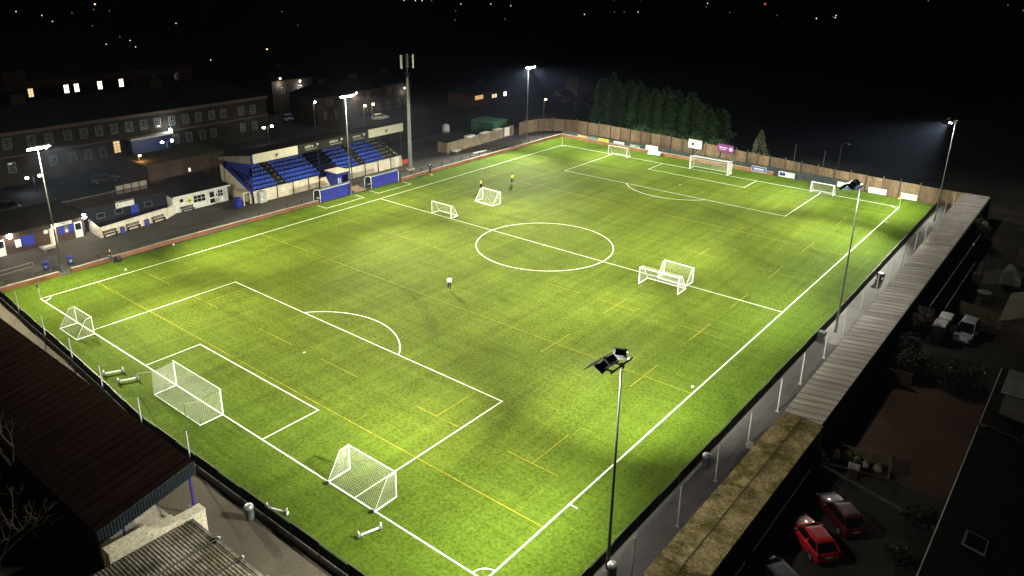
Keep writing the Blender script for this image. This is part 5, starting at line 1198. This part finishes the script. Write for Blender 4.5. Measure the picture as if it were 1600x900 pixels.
k, rf = gable_house('house', 'house with pale grey flat roofed dormer beside the brown yard', 'house', 85.6, 97.4, 30.2, 40.5, 4.9, 1.9, BROWN_BRICK, TILE, 'mono')
MB().box2((86.4,32.5,4.2),(91,38.6,5.6)).build('dormer', mat('dormer_cheek', (.05,.045,.045), .8, .2), k)
MB().box2((86.1,34.6,5.61),(91.2,38.9,5.76)).build('dormer_roof', GREYROOF, k)
MB().box2((86.38,33.0,4.55),(86.395,38.2,5.4)).build('dormer_window', GLASS, k)
MB().path([(85.55,30.2,4.85),(85.55,40.5,4.85)],.07,8).build('gutter', BLACK, k)
k, rf = gable_house('garden_shed', 'low brown shed roof behind the silver off-road car', 'shed', 83.5, 88.5, 57, 66, 2.4, 1.2, BROWN_BRICK, TILE)
k, rf = gable_house('garden_shed', 'dark shed beyond the round garden table', 'shed', 82.5, 88, 76, 83, 2.3, 1.2, BROWN_BRICK, TILE, 'x')
t = thing('polytunnel_frame', 'pale slatted timber lean-to in the dark garden', 'lean-to', (80.5,71.5,0))
m = MB()
for i in range(9): m.box((80.2+i*.22,71.8+.05*i,1.5+.06*i),(.07,3.2,.06),R(6),0,R(12))
m.build('slats', mat('pale_timber', (.30,.26,.17), .8, .2, 2), t)
for x, y in ((80.2,70.4),(82,70.6),(80.2,73.2),(82,73.4)): MB().box((x,y,.75),(.1,.1,1.5)).build('post', WOOD, t)
t = thing('tarpaulin', 'white crumpled tarpaulin over a timber stack in the dark garden', 'tarpaulin', (83.0,76.0,0))
MB().add([(81.6,74.6,1.7),(83.6,74.9,1.2),(84.0,76.6,1.4),(82.0,76.9,2.2),(82.8,75.7,2.0),(81.5,74.5,.2),(83.7,74.8,.2),(84.1,76.7,.2),(81.9,77,.2)], [(0,1,4),(1,2,4),(2,3,4),(3,0,4),(0,5,6,1),(1,6,7,2),(2,7,8,3),(3,8,5,0)]).build('sheet', mat('tarp_white', (.34,.33,.31), .7, .2, 1.5), t); MB().box((82.7,75.7,.12),(2.2,1.9,.2)).build('timber', WOOD, t)

# ---------------------------------------------------------------- plants
def leaf_cloud(mb, blobs, n, size, seed, flat=.5):
    r = random.Random(seed); tot = sum(b[3]**2 for b in blobs)
    for (x, y, z, rad, sz) in blobs:
        for _ in range(max(6, int(n*rad**2/tot))):
            d = Vector((r.gauss(0,1), r.gauss(0,1), r.gauss(0,1))).normalized()*(r.random()**.45)*rad
            p = Vector((x+d.x, y+d.y, z+d.z*sz)); a = Vector((r.gauss(0,1),r.gauss(0,1),r.gauss(0,flat))).normalized()*size*r.uniform(.6,1.4)
            b = a.cross(Vector((r.gauss(0,1),r.gauss(0,1),r.gauss(0,1)))).normalized()*size*r.uniform(.3,.6)
            mb.add([p-a, p+b, p+a, p-b], [(0,1,2,3)])
BARK = mat('bark', (.045,.034,.025), .9, .3, 3)
LEAF_DK = foliage_material('leaf_dark', (.016,.044,.009), (.040,.098,.020)); LEAF_MID = foliage_material('leaf_mid', (.022,.030,.008), (.045,.056,.014)); LEAF_GD = foliage_material('leaf_garden', (.010,.018,.006), (.022,.035,.011)); LEAF_BROWN = foliage_material('leaf_brown', (.05,.032,.016), (.10,.065,.035)); LEAF_PALE = foliage_material('leaf_pale', (.07,.09,.045), (.13,.155,.08))
def conifer(x, y, hgt, rad, label, seed, n=2600, group=None, leafm=None, base=.02, size=.22, name='conifer_tree', prof=None):
    r = random.Random(seed); t = thing(name, label, 'tree', (x,y,0), group)
    MB().tube((x,y,0),(x,y,hgt*.93),.05+hgt*.018,.02,7).build('trunk', BARK, t); mb = MB()
    br = MB()
    for i in range(int(hgt*3)):
        u = (i+.5)/int(hgt*3); z = hgt*(base+(.97-base)*u); a = r.uniform(0,6.28); R_ = rad*(1-u)**.72*r.uniform(.75,1.08)+.12
        br.tube((x,y,z),(x+R_*.9*math.cos(a),y+R_*.9*math.sin(a),z+R_*.12-.1),.025,.008,4)
    br.build('limbs', BARK, t)
    lob = [(r.uniform(0,6.28), r.uniform(.82,1.16)) for _ in range(9)]
    for _ in range(n):
        u = r.random()**1.25; z = hgt*(base+(1-base)*u); a = r.uniform(0,6.28)
        lump = 1+.26*math.sin(a*3+seed)*math.sin(z*1.7+seed*2)+.18*math.sin(z*3.1+a*2+seed)+.10*math.sin(z*6.3-a*4)
        R_ = rad*((1-u)**(prof or .40+.14*math.sin(seed*1.7)))*lump*(.55+.5*r.random()**.5)
        if r.random() < .07: R_ *= r.uniform(1.1,1.4)
        p = Vector((x+R_*math.cos(a), y+R_*math.sin(a), z+r.uniform(-.1,.1)))
        o = Vector((math.cos(a),math.sin(a),r.uniform(-.1,.9))).normalized()*size*r.uniform(.7,1.5)
        b = o.cross(Vector((r.gauss(0,1),r.gauss(0,1),r.gauss(0,1)))).normalized()*size*r.uniform(.25,.55)
        mb.add([p-o*.4, p+b, p+o, p-b], [(0,1,2,3)])
    mb.build('crown', leafm or LEAF_DK, t); return t
rr = random.Random(4); rowt = []
for i in range(18):
    x = -3.6+i*1.66; rowt.append((x+rr.uniform(-.3,.3), 119.4-.18*i+(1.7 if i % 2 else 0)+rr.uniform(-.4,.4), 12.3-.17*i+rr.uniform(-1.5,1.0), 2.0+rr.uniform(-.2,.3)))
nm = ['first','second','third','fourth','fifth','sixth','seventh','eighth','ninth','tenth','eleventh','twelfth','thirteenth','fourteenth','fifteenth','sixteenth','seventeenth']
for i, (x, y, hh, rd) in enumerate(rowt):
    x += 1.2
    lb = 'tall dark conifer at the end of its row, behind the purple board' if i == 17 else ('tall dark conifer starting its row, nearest the far corner' if i == 0 else 'tall dark conifer behind the panel fence, %s of its row from the far corner' % nm[i])
    conifer(x, y, hh*.97, rd*1.3, lb, 11+i, 4200, 'conifers behind the far fence')
t = thing('hedge', 'low dark green hedge between the panel fence and the conifers', 'hedge', (18,114,0)); mb = MB()
leaf_cloud(mb, [(9+i*1.25, 114.6-.11*i+.3*math.sin(i*2), 1.7+.3*math.sin(i*1.3), 1.35, 1.15) for i in range(17)], 6500, .16, 5); mb.build('foliage', LEAF_DK, t)
m = MB()
for i in range(17): m.tube((9+i*1.25,114.6-.11*i,0),(9+i*1.25,114.6-.11*i,1.6),.05)
m.build('stems', BARK, t)
conifer(36.4,113.2,6.2,1.75,'lone pale green young tree behind the tall brown fence',77,1500,None,LEAF_PALE,.06,.22,'young_tree',.85)
def bush(x, y, r, h_, label, leafm, seed, n=1500, size=.15, group=None):
    t = thing('bush', label, 'bush', (x,y,0), group); rr = random.Random(seed); mb = MB(); st = MB()
    bl = [(x+rr.uniform(-.6,.6)*r, y+rr.uniform(-.6,.6)*r, h_*rr.uniform(.35,.75), r*rr.uniform(.45,.7), h_/r*.6) for _ in range(7)]
    leaf_cloud(mb, bl, n, size, seed); mb.build('foliage', leafm, t)
    for b in bl: st.tube((x,y,0),(b[0],b[1],b[2]),.05,.02,5)
    st.build('stems', BARK, t); return t
bush(79.3,45.2,2.0,2.4,'yellowish green bush above the brown yard, nearest the metal roof',LEAF_MID,31,2600)
bush(82.6,45.0,2.0,2.2,'dark green bush above the brown yard, beside the house with the dormer',LEAF_GD,32,2200)
bush(77.5,46.8,1.3,2.8,'dark green climbing bush against the back of the metal roofed shelter',LEAF_GD,34,1200)
bush(76.9,88.5,1.6,3.6,'dark green tree top overhanging the far part of the metal roof',LEAF_GD,35,1500)
bush(76.9,23.0,.9,2.4,'brown twiggy bush beside the wooden pen',LEAF_BROWN,36,900,.1)
bush(84.0,22.5,1.0,1.6,'spiky dark plant at the corner of the car park by the big roof',LEAF_GD,37,500,.22)
bush(83.9,18.0,.9,1.2,'dark shrub against the wall of the house with the skylight',LEAF_GD,38,500,.14)
def bare_tree(x, y, hgt, spread, label, m, seed, n0=5, leaves=0, leafm=None, depth=4):
    t = thing('bare_tree', label, 'tree', (x,y,0)); r = random.Random(seed); tr = MB(); tw = MB(); tips = []
    def grow(p, d, ln, rad, k):
        q = p + d*ln; (tr if k >= depth-1 else tw).tube(p, q, rad, rad*.65, 5 if k > 1 else 3, cap=False)
        if k == 0: tips.append(q); return
        for _ in range(3 if k > 1 else 4):
            nd = (d + Vector((r.gauss(0,1), r.gauss(0,1), r.gauss(.15,.6)))*.55*spread).normalized(); grow(q, nd, ln*r.uniform(.6,.85), rad*.6, k-1)
    for _ in range(n0 if n0 > 1 else 1):
        d = Vector((r.gauss(0,.3),r.gauss(0,.3),1)).normalized(); grow(Vector((x,y,0)), d, hgt*.34, .05+hgt*.012, depth)
    tr.build('trunk', BARK, t); tw.build('twigs', m, t)
    if leaves:
        mb = MB()
        for q in tips: leaf_cloud(mb, [(q.x,q.y,q.z,.35,.8)], leaves, .08, int(q.x*1000)); 
        mb.build('crown', leafm, t)
    return t
TWIG = mat('twigs', (.10,.075,.05), .9, .2, 3)
bare_tree(76.9,53.0,3.4,.9,'brown leafless tree overhanging the metal roof beside the cabins',TWIG,3,2,6,LEAF_BROWN,4)
bare_tree(34.5,-15.0,6.5,.9,'brown leafless tree at the edge of the brown stand roof',TWIG,5,2,0,None,4)
bare_tree(41.5,-19.5,6.0,.9,'bare twiggy tree in the dark behind the lower corrugated roof',TWIG,8,2,0,None,4)
bare_tree(-15.5,128.0,8.5,1.0,'faint round bare tree beyond the far corner by the orange lamp',mat('far_twigs', (.12,.11,.10), .9, .2, 3),9,3,0,None,5)

# ---------------------------------------------------------------- stand and shelter at the near end
NEARROOF = roof_material('brown_roof_sheet', (.0165,.0090,.0072), (.0205,.0112,.0090), None, 0, 1.0)
t = k = thing('covered_stand', 'covered stand with big brown roof and navy corrugated end beside the near goal line', 'stand', (18,-11,0))
corr_roof('roof', (45.35,-7.6,4.1), (-14,-7.2,4.1), (-14,-14.3,2.65), (45.4,-14.3,2.65), 180, .006, NEARROOF, k)
e = MB(); a, b = Vector((45.38,-7.6,4.14)), Vector((45.43,-14.3,2.69)); n = 34
prof = []
for i in range(n*2+1):
    u = i/(n*2); p = a.lerp(b, u) + Vector((.03+(.07 if i % 2 else 0), .01, 0)); prof.append((p, p-Vector((0,0,1.0))))
e.add([q for pr in prof for q in pr], [(2*i, 2*i+1, 2*i+3, 2*i+2) for i in range(n*2)]); o = e.build('end_fascia', mat('navy_sheet', (.013,.022,.034), .5, .2), k); md = o.modifiers.new('thick','SOLIDIFY'); md.thickness = .02
VIOLET = mat('blue_violet_steel', (.05,.04,.30), .45, .15)
for x, y in ((45.2,-7.95),(38,-7.9),(30,-7.9),(22,-7.9),(14,-7.9),(6,-7.9)): MB().tube((x,y,0),(x,y,3.95),.10,n=8).build('column', VIOLET, k)
MB().tube((45.2,-7.95,2.9),(45.2,-10.2,3.5),.05).tube((45.2,-12.6,0),(45.2,-12.6,3.0),.09).build('brace', VIOLET, k)
for i in range(5): MB().box2((-10,-9.3-i*.98-.98,0),(45.5,-9.3-i*.98,.22+.16*i)).build('terrace_step', TANSTEP if 'TANSTEP' in globals() else CONCRETE, k)
MB().box2((-12,-14.25,0),(45.4,-14.15,2.55)).build('back_wall', mat('stand_back', (.10,.08,.06), .9, .3), k)
for x, y in ((45.9,-8.6),(46.3,-9.9),(46.3,-11.6)):
    MB().tube((x,y,0),(x,y,1.35),.09,n=8).build('crush_barrier_post', VIOLET, k)
t = k = thing('stepped_wall', 'cream stepped wall between the brown stand and the lower corrugated roof', 'wall', (47.9,-11,0))
MB().box2((47.6,-10.6,0),(48.35,-8.75,2.45)).box2((47.62,-12.2,0),(48.33,-10.6,2.75)).box2((47.64,-14.8,0),(48.31,-12.2,3.0)).build('wall', CREAM, k)
MB().box((47.97,-9.67,2.48),(.85,1.9,.06)).box((47.97,-11.4,2.78),(.85,1.62,.06)).box((47.97,-13.5,3.03),(.85,2.62,.06)).build('coping', mat('cream_coping', (.80,.73,.56), .8, .1, 1, fine=5), k)
t = k = thing('lower_shelter', 'shelter with pale corrugated roof and three joint straps at the bottom of the picture', 'shelter', (54,-12,0))
GREYSHEET = roof_material('grey_cement_sheet', (.32,.285,.24), (.38,.34,.29), (.15,.135,.09), 0, 2.2)
vs, fs = [], []; n = 36*4; x0, x1, y0, y1 = 48.6, 62.0, -9.75, -17.5
for i in range(n+1):
    u = i/n; y = y0+(y1-y0)*u; z = 2.45 + (.032 if i % 4 in (1,2) else 0) + .05*u
    if i < 5: z = 2.52
    vs += [(x0,y,z),(x1,y,z),(x0,y,z-.12),(x1,y,z-.12)]
for i in range(n): e_ = 4*i; fs += [(e_,e_+1,e_+5,e_+4),(e_+2,e_+6,e_+7,e_+3),(e_,e_+4,e_+6,e_+2),(e_+1,e_+3,e_+7,e_+5)]
fs += [(0,2,3,1),(4*n,4*n+1,4*n+3,4*n+2)]
MB().add(vs, fs).build('roof', GREYSHEET, k)
for x in (51.55,54.05,56.55,59.05):
    st_ = MB().box2((x-.04,-17.4,2.60),(x+.04,-9.7,2.645)).build('joint_strap', DARK, k)
    MB().ball((x,-9.75,2.62),.12,8,6).box((x+.1,-9.9,2.55),(.16,.2,.1)).build('gutter_bracket', STEEL, st_)
MB().box2((48.6,-17.4,0),(48.75,-9.9,2.3)).box2((48.75,-17.4,0),(62,-17.2,2.3)).build('wall', CREAM, k)
for x in (49.0,53,57,61): MB().tube((x,-10.0,0),(x,-10.0,2.35),.07).build('roof_post', VIOLET, k)

# ---------------------------------------------------------------- night air
hz, nt, b = principled('night_air'); nt.nodes.remove(b); pv = nt.nodes.new('ShaderNodeVolumePrincipled')
pv.inputs['Color'].default_value = (.50,.62,1.0,1); pv.inputs['Density'].default_value = HAZE if 'HAZE' in globals() else .00007; pv.inputs['Anisotropy'].default_value = .3
nt.links.new(pv.outputs[0], nt.nodes['Material Output'].inputs['Volume'])
o = MB().box2((-700,-120,-1.2),(220,1000,40)).build('haze', hz); tag(o, kind='stuff')
